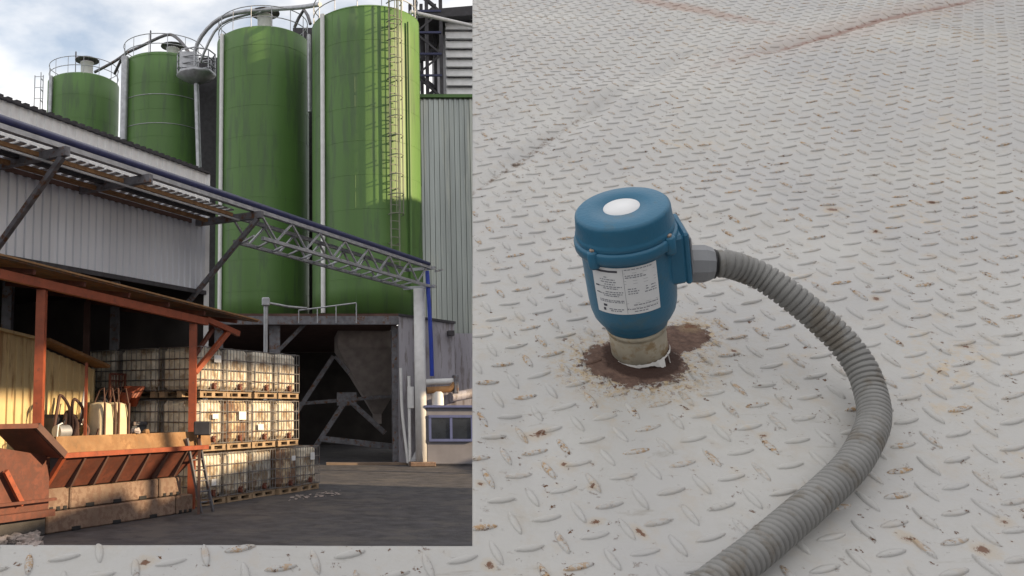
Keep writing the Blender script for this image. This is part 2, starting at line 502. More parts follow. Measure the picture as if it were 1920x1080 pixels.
# rusted patch round the sensor
def distance_to(cx_, cy_, sx, sy, rotz=0.0):
    mm = n.new('ShaderNodeMapping'); mm.vector_type = 'TEXTURE'
    mm.inputs['Location'].default_value = (cx_, cy_, 0); mm.inputs['Rotation'].default_value = (0, 0, rotz)
    mm.inputs['Scale'].default_value = (sx, sy, 1000)
    l.new(tcn.outputs['Object'], mm.inputs['Vector'])
    x = n.new('ShaderNodeVectorMath'); x.operation = 'LENGTH'; l.new(mm.outputs['Vector'], x.inputs[0]); return x.outputs['Value']
c0 = L2(1190, 680); c1 = L2(1276, 634)
dA = distance_to(c0[0], c0[1], 0.052, 0.043); dB = distance_to(c1[0], c1[1], 0.038, 0.024, R(35))
dm = MA('MINIMUM', dA, dB)
wob = MR(N(60, 9, 0.8), 0.3, 0.7, -0.32, 0.32)
dmw = MA('ADD', dm, wob)
ringm = MA('MULTIPLY', MR(dmw, 1.9, 1.15), MR(N(130, 8, 0.8), 0.47, 0.58))
base = MX(MA('MULTIPLY', ringm, 0.85), base, (0.42, 0.30, 0.15))
dots = MA('MULTIPLY', MR(dmw, 1.75, 1.2), MR(N(160, 6, 0.8, dist=0.5), 0.56, 0.60))
base = MX(dots, base, (0.12, 0.055, 0.03))
rustcol = MX(MR(N(80, 8, 0.7), 0.35, 0.65), (0.075, 0.042, 0.032), (0.17, 0.105, 0.08))
core = MR(dmw, 1.05, 0.97)
base = MX(core, base, rustcol)
dH = distance_to(-0.002, -0.010, 0.037, 0.037)  # darkness of the cavity round the neck, painted as colour
base = MX(MR(MA('ADD', dH, MA('MULTIPLY', wob, 0.4)), 1.12, 1.0), base, (0.045, 0.022, 0.016))
for i_, (px_, py_, sx_, sy_) in enumerate([(1745, 378, 9, 8), (1560, 398, 14, 9), (1432, 814, 6, 4), (1812, 655, 7, 6), (1886, 972, 7, 6), (1846, 1030, 9, 9), (1640, 568, 7, 6), (1742, 484, 7, 6), (1112, 905, 5, 3), (1117, 968, 7, 4), (1058, 862, 4, 5), (1203, 986, 4, 8), (918, 1054, 5, 5), (272, 1054, 8, 6), (1640, 440, 7, 5), (1376, 655, 5, 7), (1296, 612, 12, 9), (1010, 800, 14, 7), (1700, 1010, 6, 7), (900, 905, 4, 4)]):
    lc = L2(px_, py_); dd = MA('ADD', distance_to(lc[0], lc[1], sx_ * .0008, sy_ * .0008, R(20)), MR(N(110 + i_, 9, 0.85), 0.3, 0.7, -0.9, 0.9))
    base = MX(MA('MULTIPLY', MR(dd, 2.0, 1.0), 0.32), base, (0.42, 0.31, 0.18))
    base = MX(MR(dd, 0.70, 0.45), base, (0.14, 0.065, 0.035))
# rust streaks along the far seams
def seam(a_, b_, wid, s0, s1, lo_, hi_):
    m_ = (a_ + b_) / 2; L_ = np.linalg.norm(b_ - a_) / 2; ang = math.atan2(b_[1] - a_[1], b_[0] - a_[0])
    d_ = distance_to(m_[0], m_[1], L_, wid, ang)
    d_ = MA('ADD', d_, MR(N(28, 8, 0.8), 0.3, 0.7, -0.6, 0.6))
    return MR(d_, hi_, lo_)
base = MX(MA('MULTIPLY', seam(seamC, seamD, 0.012, 0, 0, 0.7, 1.3), 0.9), base, (0.20, 0.105, 0.085))
base = MX(MA('MULTIPLY', seam(seamC, seamD, 0.055, 0, 0, 0.6, 1.8), 0.3), base, (0.38, 0.24, 0.18))
base = MX(MA('MULTIPLY', seam(L2(1130, -6), L2(1440, 45), 0.03, 0, 0, 0.5, 1.4), 0.7), base, (0.33, 0.21, 0.165))
base = MX(MA('MULTIPLY', MA('MULTIPLY', seam(L2(860, 380), L2(1110, 205), 0.005, 0, 0, 0.6, 1.2), MR(N(60, 6, .8), 0.46, 0.56)), 0.9), base, (0.13, 0.085, 0.055))
l.new(base, b.inputs['Base Color'])
allr = MA('MAXIMUM', core, MA('MAXIMUM', chip2, spk))
l.new(MR(allr, 0, 1, 0.42, 0.9), b.inputs['Roughness'])
bp = n.new('ShaderNodeBump'); bp.inputs['Strength'].default_value = 0.5; bp.inputs['Distance'].default_value = 0.0015
hsum = MA('ADD', MA('MULTIPLY', N(160, 6, 0.7), 0.5), MA('ADD', MA('MULTIPLY', N(45, 5), 0.6), MA('MULTIPLY', MA('MULTIPLY', allr, -1.0), MR(N(200, 5), 0.3, 0.7, 0.6, 1.6))))
l.new(hsum, bp.inputs['Height']); l.new(bp.outputs['Normal'], b.inputs['Normal'])
me.materials.append(pm)
plate = bpy.data.objects.new('metal_floor', me); COL.objects.link(plate)
plate.matrix_world = Matrix.Translation(P0) @ PR.to_4x4()
tag(plate, kind='structure')

# steel legs that carry the plate, out of sight behind it
for (px, py) in ((1000, 300), (2000, 300), (1000, 1000), (2000, 1000)):
    q = hit(px, py, -0.03)
    tag(MB().beam((q.x, q.y, 0), (q.x, q.y, q.z - 0.01), 0.06).build('support_post', M['galvd']),
        'grey square steel post holding up the sloping tread plate from behind', 'post', 'posts under the tread plate')

# ================================================================== SENSOR
# axis: from its foot on the plate to the middle of its cap as seen
base_w = P0.copy()
tr = ray(1165, 388)
best = None
for k in range(4000):
    t = 0.5 + k * 0.0002
    tp = Vector((0, 0, EYE)) + tr * t
    ax = (tp - base_w); Lx = ax.length; ax.normalize()
    c = ax.dot(-tr.normalized())
    if best is None or abs(c - 0.455) < best[0]: best = (abs(c - 0.455), tp, Lx, ax)
_, top_w, SL, sax = best
print('sensor length', SL, 'lean deg', math.degrees(sax.angle(pn)))
bz = sax; bx = (cr - bz * cr.dot(bz)).normalized(); by = bz.cross(bx)      # bx right, by away from the camera
SRm = Matrix((bx, by, bz)).transposed()
sen = thing('level_sensor', 'blue cylindrical sensor housing with round cap standing on rusted patch of tread plate', 'sensor', base_w, SRm)
SENS.add(sen.name)
U = SL / 0.172
H = SL
def sc(prof): return [(r_ * 0.001 * U, z * 0.001 * U) for r_, z in prof]
T = 172
body_p = sc([(0, 38), (32, 38), (35, 40), (36.5, 45), (41, 50), (45, 57), (47.2, 66), (48.2, 78), (48.6, 100), (48.8, 128), (50, 132), (53.3, 134), (54.6, 136.5), (54.8, 143), (53.5, 145.5), (48, 146), (0, 146)])
MB().lathe(body_p, 72).build('housing', M['sblue'], sen)
cap_p = sc([(51.6, 145.6), (52.4, 148), (52.2, 151), (51.4, 152), (51.2, 154), (50.4, 163), (50.0, 168), (49.4, 170), (47.4, 171.7), (46.6, 172), (36, 172.3), (20.2, 172.5), (19.8, 171.9), (0, 171.9)])
capo = MB().lathe(cap_p, 72).build('cap', M['sblue'], sen)
MB().lathe(sc([(0, 172.35), (19.0, 172.35), (19.2, 171.9)]), 48).build('round_sticker', M['slabel'], capo)
# cap lugs with screws
for a_ in (-146, -48, 58, 130):
    aa = R(a_); c_ = Vector((math.cos(aa) * 52.5, math.sin(aa) * 52.5, 138)) * 0.001 * U
    MB().lathe([(0, -0.0085*U), (0.0058*U, -0.0085*U), (0.0062*U, -0.006*U), (0.0062*U, 0.008*U), (0.005*U, 0.0095*U), (0, 0.0095*U)], 16, c_).build('lug', M['sblue'], sen)
    MB().lathe([(0.0030*U, 0.0094*U), (0.0030*U, 0.0116*U), (0, 0.0118*U)], 6, c_).build('screw', M['screw'], sen)
# conduit entry: boss, square flange
bd = Vector((math.cos(R(-6)), math.sin(R(-6)), 0)); bs = Vector((-bd.y, bd.x, 0))
def bossbox(mb, x0, x1, w, z0, z1, bev=2.2):
    rot = Matrix((bd, bs, Vector((0, 0, 1)))).transposed()
    t_ = MB().bbox((0, 0, 0), ((x1 - x0), w, (z1 - z0)), bev)
    c_ = bd * ((x0 + x1) / 2) + Vector((0, 0, (z0 + z1) / 2))
    mb.add([(rot @ v + c_) * 0.001 * U for v in t_.v], t_.f); return mb
bossbox(MB(), 28, 56, 54, 88, 141, 3).build('conduit_boss', M['sblue'], sen)
bossbox(MB(), 54.5, 61, 52, 86, 142, 2).build('square_flange', M['sblue'], sen)
bossbox(MB(), 61.2, 64.5, 40, 92, 134, 1.5).build('gasket_plate', M['fitting'], sen)
bossbox(MB(), 55, 63, 12, 80, 87, 1).build('bolt', M['black'], sen)
# fitting (hex nut then collar), axis along bd at height 114
SRinv = SRm.transposed()
gdr = (bd + Vector((0, 0, -0.21))).normalized()          # the gland droops a little under the hose
gup = (Vector((0, 0, 1)) - gdr * gdr.z).normalized(); gsd = gup.cross(gdr)
g0 = Vector((0, 0, 108.8 * 0.001 * U))
fm = Matrix.Translation(g0) @ (Matrix((gsd, gup, gdr)).transposed()).to_4x4()
k_ = 1 / RF
fit = MB(); fit.lathe([(0, 0.063*U), (0.0180*U, 0.063*U), (0.0192*U, 0.065*U), (0.0192*U, 0.081*U), (0.0172*U, 0.0875*U), (0.0160*U, 0.090*U), (0.0, 0.090*U)], 10, mat4=fm)
fit.sm = [False] * len(fit.sm)
fo = fit.build('cable_gland', M['fitting'], sen)
MB().lathe([(0.0, 0.0898*U), (0.0150*U, 0.0898*U), (0.0150*U, 0.0925*U), (0, 0.0925*U)], 24, mat4=fm).build('seal_ring', M['black'], sen)
# neck, tape and pipe stub
MB().lathe(sc([(0, 3), (31.2, 3), (32, 6), (32, 30), (31, 32), (33.5, 33.5), (33.5, 38.5), (0, 38.5)]), 12 * 4).build('threaded_neck', M['neck'], sen)
MB().lathe(sc([(0, -16), (28.5, -16), (28.5, 4), (0, 4)]), 32).build('pipe_stub', M['rust'], sen)
tp_ = MB()
for q in range(90):
    a_ = R(-178 + q * 2.0); pass
pr, fs_ = [], []
random.seed(5)
for q in range(61):
    a_ = R(-185 + q * 3.1)
    lo_ = 3.2 - 1.6 * abs(noise.noise(Vector((q * 0.35, 2, 0)))) * 2
    if 33 < q < 42: lo_ -= (q - 33) * 0.85
    if q >= 42: lo_ += 1.0
    for r_, z_ in ((33.5, 6.2 + 1.5 * noise.noise(Vector((q * 0.5, 0, 3)))), (34.2 + (2.5 if 36 < q < 42 else 0), lo_)):
        pr.append(Vector((math.cos(a_) * r_, math.sin(a_) * r_, z_)) * 0.001 * U)
for q in range(60): fs_.append((2*q, 2*q+2, 2*q+3, 2*q+1))
tp_.add(pr, fs_, True); to = tp_.build('sealing_tape', M['tape'], sen)
tp2 = MB(); aa = R(-40)
tp2.beam(Vector((math.cos(aa)*33.8, math.sin(aa)*33.8, 6))*0.001*U, Vector((math.cos(aa)*35, math.sin(aa)*35, -6))*0.001*U, 0.003*U, 0.0008*U).build('tape_end', M['tape'], to)
# rating label wrapped on the body with its printing
LA0, LA1, LZ0, LZ1 = R(-154), R(-70), 77, 130
def rad(z): return (47.9 + (z - 74) / 26 * 0.8) if z < 100 else 48.7 + (z - 100) * 0.007
def onb(u, v, off):
    a_ = LA0 + (LA1 - LA0) * u; z_ = LZ0 + (LZ1 - LZ0) * v; r_ = rad(z_) + off
    return Vector((math.cos(a_) * r_, math.sin(a_) * r_, z_)) * 0.001 * U
def wrap(u0, u1, v0, v1, off, nu=24, nv=4):
    mb = MB(); vs = [onb(u0 + (u1-u0)*i/nu, v0 + (v1-v0)*j/nv, off) for j in range(nv+1) for i in range(nu+1)]
    mb.add(vs, [(j*(nu+1)+i, j*(nu+1)+i+1, (j+1)*(nu+1)+i+1, (j+1)*(nu+1)+i) for j in range(nv) for i in range(nu)], True); return mb
lab = wrap(0, 1, 0, 1, 0.8).build('rating_label', M['slabel'], sen)
ink = MB(); inp = MB(); random.seed(11)
def pr_line(mb, u0, u1, v, h, gaps=True):
    u = u0
    while u < u1:
        w_ = random.uniform(0.018, 0.06) if gaps else (u1 - u0)
        w_ = min(w_, u1 - u)
        t_ = wrap(u, u + w_, v - h / 2, v + h / 2, 1.0, 3, 1); mb.add(t_.v, t_.f, True)
        u += w_ + 0.012
pr_line(ink, 0.04, 0.42, 0.925, 0.045, False)
pr_line(inp, 0.52, 0.92, 0.955, 0.016)
for v, a_, b_ in ((0.80, .2, .26), (0.75, .13, .37), (0.70, .14, .38), (0.65, .2, .36), (0.60, .1, .46), (0.56, .17, .4), (0.485, .2, .47), (0.44, .08, .46), (0.40, .16, .4), (0.30, .08, .47), (0.265, .08, .47)): pr_line(inp, a_, b_, v, 0.020)
for v, a_, b_ in ((0.83, .52, .78), (0.79, .52, .82), (0.55, .54, .66), (0.50, .54, .7), (0.45, .54, .68), (0.56, .80, .84), (0.56, .88, .95), (0.51, .80, .84), (0.5, .88, .96), (0.45, .78, .96), (0.2, .6, .97), (0.11, .22, .46), (0.115, .5, .96), (0.07, .24, .42), (0.06, .6, .8)): pr_line(inp, a_, b_, v, 0.020)
pr_line(ink, 0.13, 0.19, 0.18, 0.05, False); pr_line(ink, 0.12, 0.16, 0.09, 0.06, False); pr_line(ink, 0.04, 0.1, 0.6, 0.03, False); pr_line(ink, 0.04, 0.1, 0.45, 0.02, False)
for v in (0.88, 0.72, 0.66, 0.24, 0.14): pr_line(inp, 0.5, 0.97, v, 0.005, False)
t_ = wrap(0.495, 0.50, 0.02, 0.97, 1.0, 1, 4); inp.add(t_.v, t_.f, True)
ink.build('bold_print', M['ink'], lab); inp.build('fine_print', M['inkpale'], lab)

# ------------------------------------------------------------------ corrugated conduit
gl_ = g0 + gdr * (0.0922 * U * 1.02)
cstart = base_w + SRm @ Vector((gl_.x * RF, gl_.y * RF, gl_.z))
gdir = SRm @ Vector((gdr.x * RF, gdr.y * RF, gdr.z)).normalized()
CR = 0.0140
h0 = (cstart - P0).dot(pn)
pts_px = [(1396, 505, .90), (1431, 520, .83), (1477, 551, .71), (1526, 590, .54), (1577, 638, .34), (1614, 688, .17), (1633, 738, .04), (1639, 780, 0), (1630, 815, 0), (1600, 868, 0), (1555, 915, 0), (1510, 955, 0), (1460, 998, 0), (1410, 1040, 0), (1350, 1085, 0), (1280, 1140, 0), (1200, 1190, 0)]
ctrl = [cstart, cstart + gdir * 0.010] + [hit(px_, py_, CR + 0.0028 + (h0 - CR) * h_) for px_, py_, h_ in pts_px]
def catmull(pts, step):
    outp = []
    for i in range(len(pts) - 1):
        p0 = pts[max(i-1, 0)]; p1 = pts[i]; p2 = pts[i+1]; p3 = pts[min(i+2, len(pts)-1)]
        m_ = max(2, int((p2 - p1).length / step))
        for k in range(m_):
            t = k / m_
            outp.append(0.5 * ((2*p1) + (p2-p0)*t + (2*p0-5*p1+4*p2-p3)*t*t + (3*p1-p0-3*p2+p3)*t**3))
    outp.append(pts[-1]); return outp
fine = catmull(ctrl, 0.0005)
# resample evenly
acc = [0.0]
for i in range(1, len(fine)): acc.append(acc[-1] + (fine[i] - fine[i-1]).length)
STEP = 0.0063 / 8; tot = acc[-1]; path = []; j = 0; s_ = 0.0
while s_ < tot:
    while acc[j+1] < s_: j += 1
    t = (s_ - acc[j]) / max(1e-9, acc[j+1] - acc[j]); path.append(fine[j].lerp(fine[j+1], t)); s_ += STEP
rr = []
for i in range(len(path)):
    ph = (i % 8) / 8
    rr.append(CR * (1.0 if 0.2 < ph < 0.8 else (0.93 if 0.1 < ph < 0.9 else 0.83)))
cmb = MB().tube(path, rr, 32)
tag(cmb.build('conduit_hose', M['conduit']), 'grey ribbed flexible conduit curving from the blue sensor down across the tread plate', 'hose')

# ================================================================== THE WORKS BEYOND
AZ = R(31.4); u = Vector((math.sin(AZ), math.cos(AZ), 0)); nf = Vector((math.cos(AZ), -math.sin(AZ), 0))
RZ = Matrix.Rotation(R(90) - AZ, 3, 'Z')       # local x along the row, local y away from the camera

# ---- silos
def silo(loc, rad_, z0, z1, seed, label):
    t = thing('green_silo', label, 'silo', (loc.x, loc.y, z0), None, 'row of green silos')
    Hh = z1 - z0
    prof = [(rad_, Hh * q / 12) for q in range(12)]
    prof += [(rad_, Hh), (rad_ - 0.25, Hh + 0.16), (rad_ * 0.4, Hh + 0.42), (0, Hh + 0.5)]
    MB().lathe([(0, 0)] + prof, 72).build('shell', M['green'], t)
    ws = MB()
    for q in range(1, int(Hh / 1.5) + 1):
        ws.tube([(math.cos(a)*(rad_-.004), math.sin(a)*(rad_-.004), q * 1.5) for a in [2*math.pi*k/60 for k in range(61)]], 0.014, 5, False)
        for k in range(5):
            a = 2*math.pi*(k / 5 + (q % 3) * .07) + seed; ws.tube([(math.cos(a)*(rad_-.003), math.sin(a)*(rad_-.003), q*1.5 - 1.5), (math.cos(a)*(rad_-.003), math.sin(a)*(rad_-.003), q*1.5)], 0.011, 4, False)
    ws.build('weld_seam', M['green'], t)
    # top ring rail
    rl = MB()
    for hz in (0.55, 1.1): rl.tube([(math.cos(a)*rad_*.97, math.sin(a)*rad_*.97, Hh + hz) for a in [2*math.pi*k/40 for k in range(41)]], 0.024, 6, False)
    for k in range(14):
        a = 2*math.pi*k/14; rl.tube([(math.cos(a)*rad_*.97, math.sin(a)*rad_*.97, Hh), (math.cos(a)*rad_*.97, math.sin(a)*rad_*.97, Hh+1.1)], 0.02, 5)
    rl.build('guard_rail', M['galv'], t)
    return t, Hh
def vent(t, x, y, h, s=1.0):
    MB().lathe([(0.38*s, h), (0.38*s, h+1.0*s), (0.42*s, h+1.02*s), (0.42*s, h+1.1*s), (0, h+1.1*s)], 20, (x, y, 0)).build('vent_stack', M['white'], t)
    MB().lathe([(0.0, h+1.55*s), (0.75*s, h+1.25*s), (0.75*s, h+1.2*s), (0, h+1.3*s)], 20, (x, y, 0)).build('vent_hood', M['galvd'], t)
    st_ = MB()
    for k in range(4):
        a = k*math.pi/2+.4; st_.beam((x+math.cos(a)*.36*s, y+math.sin(a)*.36*s, h+1.05*s), (x+math.cos(a)*.5*s, y+math.sin(a)*.5*s, h+1.28*s), .04)
    st_.build('hood_stay', M['galvd'], t)
def vpipe(t, loc, px, y_front, rad_, z0, z1, r, m, name='downpipe', base=0):
    # vertical pipe on the silo skin at the azimuth that shows at column px
    q = P(px, 400, loc.y)
    dx = max(-0.98, min(0.98, (q.x - loc.x) / rad_ ))
    yy = -math.sqrt(1 - dx*dx) * (rad_ + r + 0.03)
    xx = dx * (rad_ + r)
    MB().tube([(xx, yy, z0), (xx, yy, z1)], r, 8).build(name, m, t)
    return xx, yy
S4, S3, S2, S1 = P(688, 400, 40.5), P(492, 400, 44.5), P(305, 300, 49.5), P(156, 200, 55.5)
def zat(py, Y): return P(500, py, Y).z
R4, R3, R2, R1 = 2.48, 2.33, 2.33, 2.2
DK = zat(588, 38.2)
t4, H4 = silo(S4, R4, DK, zat(14, 38.2), 4, 'tallest green silo with caged ladder, half in sunshine, nearest the metal cladding')
t3, H3 = silo(S3, R3, DK, zat(52, 42.3), 3, 'shaded green silo just left of the sunlit one, with white downpipe')
t2, H2 = silo(S2, R2, DK, zat(100, 47.3), 2, 'green silo with grey service platform at its top right')
t1, H1 = silo(S1, R1, DK, zat(138, 53.4), 1, 'smallest looking green silo at the far left with white vent on top')
for zz_ in (H2 - 2.3, H2 - 3.9): MB().tube([(math.cos(a)*(R2+.005), math.sin(a)*(R2+.005), zz_) for a in [2*math.pi*k/60 for k in range(61)]], 0.022, 5, False).build('hoop', M['galv'], t2)
vpipe(t3, S3, 421, 0, R3, 0, H3, 0.10, M['white'])
vpipe(t4, S4, 607, 0, R4, 0.1, H4, 0.10, M['white'])
vpipe(t2, S2, 245, 0, R2, 0, H2, 0.20, M['galv'])
vpipe(t1, S1, 105, 0, R1, 0, H1, 0.12, M['galv'])
vent(t1, 0.25, -0.3, H1 + 0.3); vent(t2, 0.5, -0.2, H2 + 0.1, 0.9); vent(t3, 0.1, -0.3, H3 + 0.35)
for t_, x_, h_ in ((t1, -0.7, H1), (t2, -0.9, H2)):
    an = MB().tube([(x_, 0.6, h_ + 0.3), (x_, 0.6, h_ + 2.5)], 0.03, 5); an.box((x_, 0.6, h_ + 2.2), (0.08, 0.08, 0.5)); an.build('mast', M['galvd'], t_)
# outside ladder at silo 1
ld = MB()
for dx in (-0.25, 0.25): ld.beam((-R1-0.3, -0.5+dx, 6), (-R1-0.3, -0.5+dx, H1+0.6), 0.05)
for dx in (-0.6,): ld.beam((-R1+dx, -1.0, 6), (-R1+dx, -1.0, H1+0.3), 0.05)
k = 6.0
while k < H1 + 0.4: ld.beam((-R1-0.3, -0.75, k), (-R1-0.3, -0.25, k), 0.04); ld.beam((-R1-0.62, -1.0, k), (-R1-0.05, -1.0, k), 0.03); k += 0.7
ld.build('ladder', M['galv'], t1)
# caged ladder on silo 4
ang = R(-68); dr = Vector((math.cos(ang), math.sin(ang), 0)); sd_ = Vector((-dr.y, dr.x, 0))
lad = MB(); c0_ = dr * (R4 + 0.22)
for sg in (-1, 1): lad.beam(c0_ + sd_ * 0.2 * sg + Vector((0, 0, 2.0)), c0_ + sd_ * 0.2 * sg + Vector((0, 0, H4 + 1.1)), 0.06)
k = 2.2
while k < H4: lad.beam(c0_ - sd_ * 0.24 + Vector((0, 0, k)), c0_ + sd_ * 0.24 + Vector((0, 0, k)), 0.035); k += 0.35
k = 3.0
while k < H4:
    for sg in (-1, 1): lad.beam(dr * R4 + sd_ * 0.2 * sg + Vector((0, 0, k)), c0_ + sd_ * 0.2 * sg + Vector((0, 0, k)), 0.04)
    k += 2.4
lad.build('ladder', M['ladder'], t4)
cg = MB(); k = 4.2
while k < H4 + 1:
    cg.tube([c0_ + sd_ * math.cos(a) * 0.33 + dr * (math.sin(a) * 0.5) + Vector((0, 0, k)) for a in [math.pi * q / 8 for q in range(9)]], 0.025, 4); k += 0.85
for a in (0.5, 1.1, 1.57, 2.05, 2.65):
    b_ = c0_ + sd_ * math.cos(a) * 0.33 + dr * (math.sin(a) * 0.5); cg.tube([b_ + Vector((0, 0, 4.2)), b_ + Vector((0, 0, H4 + 1))], 0.02, 4)
cg.build('ladder_cage', M['ladder'], t4)
vx = MB().tube([dr.cross(Vector((0,0,1))) * -0.9 + dr * (R4 - 0.05) + Vector((0, 0, 1.0)), dr.cross(Vector((0,0,1))) * -0.9 + dr * (R4 - 0.05) + Vector((0, 0, H4 - 0.5))], 0.06, 8)
vx.build('cable_pipe', M['green'], t4)
# horizontal ring beads on silo 2
# service platform between silo 2 and 3
pc = P(368, 140, 46.5)
pl = thing('service_platform', 'grey railed service platform on a slim leg between two green silos', 'platform', (pc.x, pc.y, pc.z))
MB().lathe([(0, -0.5), (0.25, -0.5), (1.05, -0.1), (1.05, 0.05), (0, 0.05)], 8).build('deck', M['galv'], pl)
rl = MB()
for hz in (0.35, 0.7, 1.1): rl.tube([(math.cos(a)*1.0, math.sin(a)*1.0, hz) for a in [2*math.pi*k/8 for k in range(9)]], 0.04, 5)
for k in range(8): rl.beam((math.cos(k*math.pi/4)*1.0, math.sin(k*math.pi/4)*1.0, 0.1), (math.cos(k*math.pi/4)*1.0, math.sin(k*math.pi/4)*1.0, 1.1), 0.06)
rl.build('railing', M['galv'], pl)
MB().box((-0.35, -0.5, 0.55), (0.9, 0.5, 0.85)).build('control_box', M['galv'], pl)
q_ = P(381, 340, 45.5) - pc
MB().tube([(0, 0, -0.3), (q_.x, q_.y, -11.0)], 0.14, 8).build('leg', M['galv'], pl)
# arching fill pipes
def pipe(name, label, px, Y, r, m, group=None, n=6, cat='pipe'):
    pts = [P(a, b_, Y if not isinstance(Y, (list, tuple)) else Y[i]) for i, (a, b_) in enumerate(px)]
    o = MB().tube(catmull(pts, 0.4) if len(pts) > 2 else pts, r, 8).build(name, m)
    return tag(o, label, cat, group)
pipe('fill_pipe', 'thick grey pipe arching from the platform up to the second tallest silo', [(363, 112), (370, 82), (388, 55), (412, 35), (445, 24), (500, 18), (560, 14), (600, 8)], [46, 45.8, 45.5, 45, 44, 43.5, 42, 40.5], 0.11, M['galv'])
pipe('fill_pipe', 'thinner inner pipe arching beside the thick one above the platform', [(375, 118), (392, 78), (415, 45), (460, 28), (490, 22)], [45.6, 45.2, 45, 44.2, 43.6], 0.07, M['galv'])
pipe('fill_pipe', 'sloping grey pipe from the far left silo roof up to its neighbour', [(178, 135), (215, 115), (240, 98), (262, 88), (310, 66), (330, 70), (352, 95), (358, 118)], [54.5, 53, 52, 51, 50, 49, 47.5, 46.4], 0.09, M['galvd'])
pipe('fill_pipe', 'short steep strut pipe between the two left silos', [(215, 138), (228, 110)], [53, 51.5], 0.09, M['galvd'])
pipe('fill_pipe', 'short steep grey strut in the gap between the two tallest silos', [(552, 52), (570, 18), (582, 45)], [43.5, 43, 42.5], 0.08, M['galvd'])
pipe('fill_pipe', 'long pale pipe sloping from the tallest silo to the louvred tower', [(770, 22), (900, 52)], [40, 42], 0.09, M['white'])
pipe('downpipe', 'pale vertical pipe in the dark gap between the two tallest silos', [(579, 65), (580, 210)], [42, 42], 0.09, M['galv'])
# dark elevator tower between silos 2 and 3
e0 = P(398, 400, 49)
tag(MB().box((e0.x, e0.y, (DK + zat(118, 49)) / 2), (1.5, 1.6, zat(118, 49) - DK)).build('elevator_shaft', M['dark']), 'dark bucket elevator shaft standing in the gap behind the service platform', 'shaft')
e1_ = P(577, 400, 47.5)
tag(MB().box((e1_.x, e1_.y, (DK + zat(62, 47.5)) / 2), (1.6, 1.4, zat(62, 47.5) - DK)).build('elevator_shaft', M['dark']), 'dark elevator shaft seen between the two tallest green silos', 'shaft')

# ---- bay under the silos
D0 = 38.0
xl, xr = P(300, 600, D0).x, P(749, 600, D0).x
bay = thing('loading_bay', 'dark open loading bay under the silos with steel columns and braces', 'building', ((xl + xr) / 2, D0, 0))
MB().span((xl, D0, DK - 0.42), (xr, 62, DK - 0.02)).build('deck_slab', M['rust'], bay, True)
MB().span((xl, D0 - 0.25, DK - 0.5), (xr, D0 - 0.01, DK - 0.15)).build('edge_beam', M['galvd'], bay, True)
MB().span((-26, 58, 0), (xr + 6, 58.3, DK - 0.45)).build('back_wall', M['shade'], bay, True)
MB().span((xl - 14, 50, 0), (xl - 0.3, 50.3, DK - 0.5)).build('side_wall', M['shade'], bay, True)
for px, Y, w in ((515, 38.3, 0.45), (742, 38.3, 0.34), (410, 38.4, 0.35)):
    q = P(px, 700, Y); MB().ibeam((q.x, q.y, 0), (q.x, q.y, DK - 0.52), w, w, (0, 1, 0), 0.05).build('column', M['galvd'], bay, True)
br = [((583, 596), (512, 668), 38.6, .16), ((625, 668), (555, 775), 42, .2), ((628, 668), (655, 700), 42.2, .16), ((650, 748), (590, 840), 42, .22), ((652, 748), (722, 812), 42.1, .22), ((560, 757), (742, 742), 42.3, .16), ((600, 822), (742, 838), 41.8, .26), ((700, 680), (745, 745), 43.3, .14)]
for a_, b_, Y, w in br: MB().beam(P(*a_, Y), P(*b_, Y), w).build('brace', M['galvd'], bay, True)
gb = MB(); gb.box(P(650, 748, 41.9), (0.9, 0.06, 0.6)); gb.build('gusset', M['galvd'], bay, True)
# discharge hopper below the tall silo (carried by the deck)
hx = P(672, 640, 43.5)
hp = MB().lathe([(0.001, 1.55), (0.28, 1.55), (0.28, 2.0), (2.75, DK - 1.2), (2.75, DK - 0.43)], 4, mat4=Matrix.Translation((P(706, 640, 43.5).x, 43.6, 0)) @ Matrix.Rotation(R(45), 4, 'Z'))
hp.sm = [False] * len(hp.sm)
tag(hp.build('discharge_hopper', mat('hopper_steel', (0.34, 0.30, 0.29), 0.7, var=0.2)), 'brown steel funnel hopper hanging in the dark bay', 'hopper')
# stand pipe with box, at the deck edge
sp = thing('stand_pipe', 'slim grey standing pipe with small box on top before the bay', 'pipe', (P(498, 700, 36.5).x, 36.5, 0))
MB().tube([(0, 0, 0), (0, 0, zat(572, 36.5))], 0.09, 10).build('pipe', M['galv'], sp)
MB().bbox((0, 0, zat(566, 36.5)), (0.32, 0.32, 0.34), 0.04).build('junction_box', M['galv'], sp)
hb = MB().tube([Vector((0.1, 0, zat(568, 36.5))), P(540, 575, 36.9) - Vector((sp.location.x, 36.5, 0)), P(575, 578, 37.4) - Vector((sp.location.x, 36.5, 0))], 0.05, 6); hb.build('arm', M['galv'], sp)
hr = thing('handrail', 'low pale handrail along the deck edge under the tall silos', 'railing', (P(600, 580, 37.6).x, 37.7, DK - .3))
MB().tube([P(560, 582, 37.7), P(668, 568, 37.7)], 0.035, 5).build('rail', M['galv'], hr, True)
for px in (560, 595, 630, 668): MB().beam(P(px, 582 - (px-560)*.13, 37.7), (P(px, 590, 37.7).x, 37.7, DK - .45), .04).build('rail_post', M['galv'], hr, True)

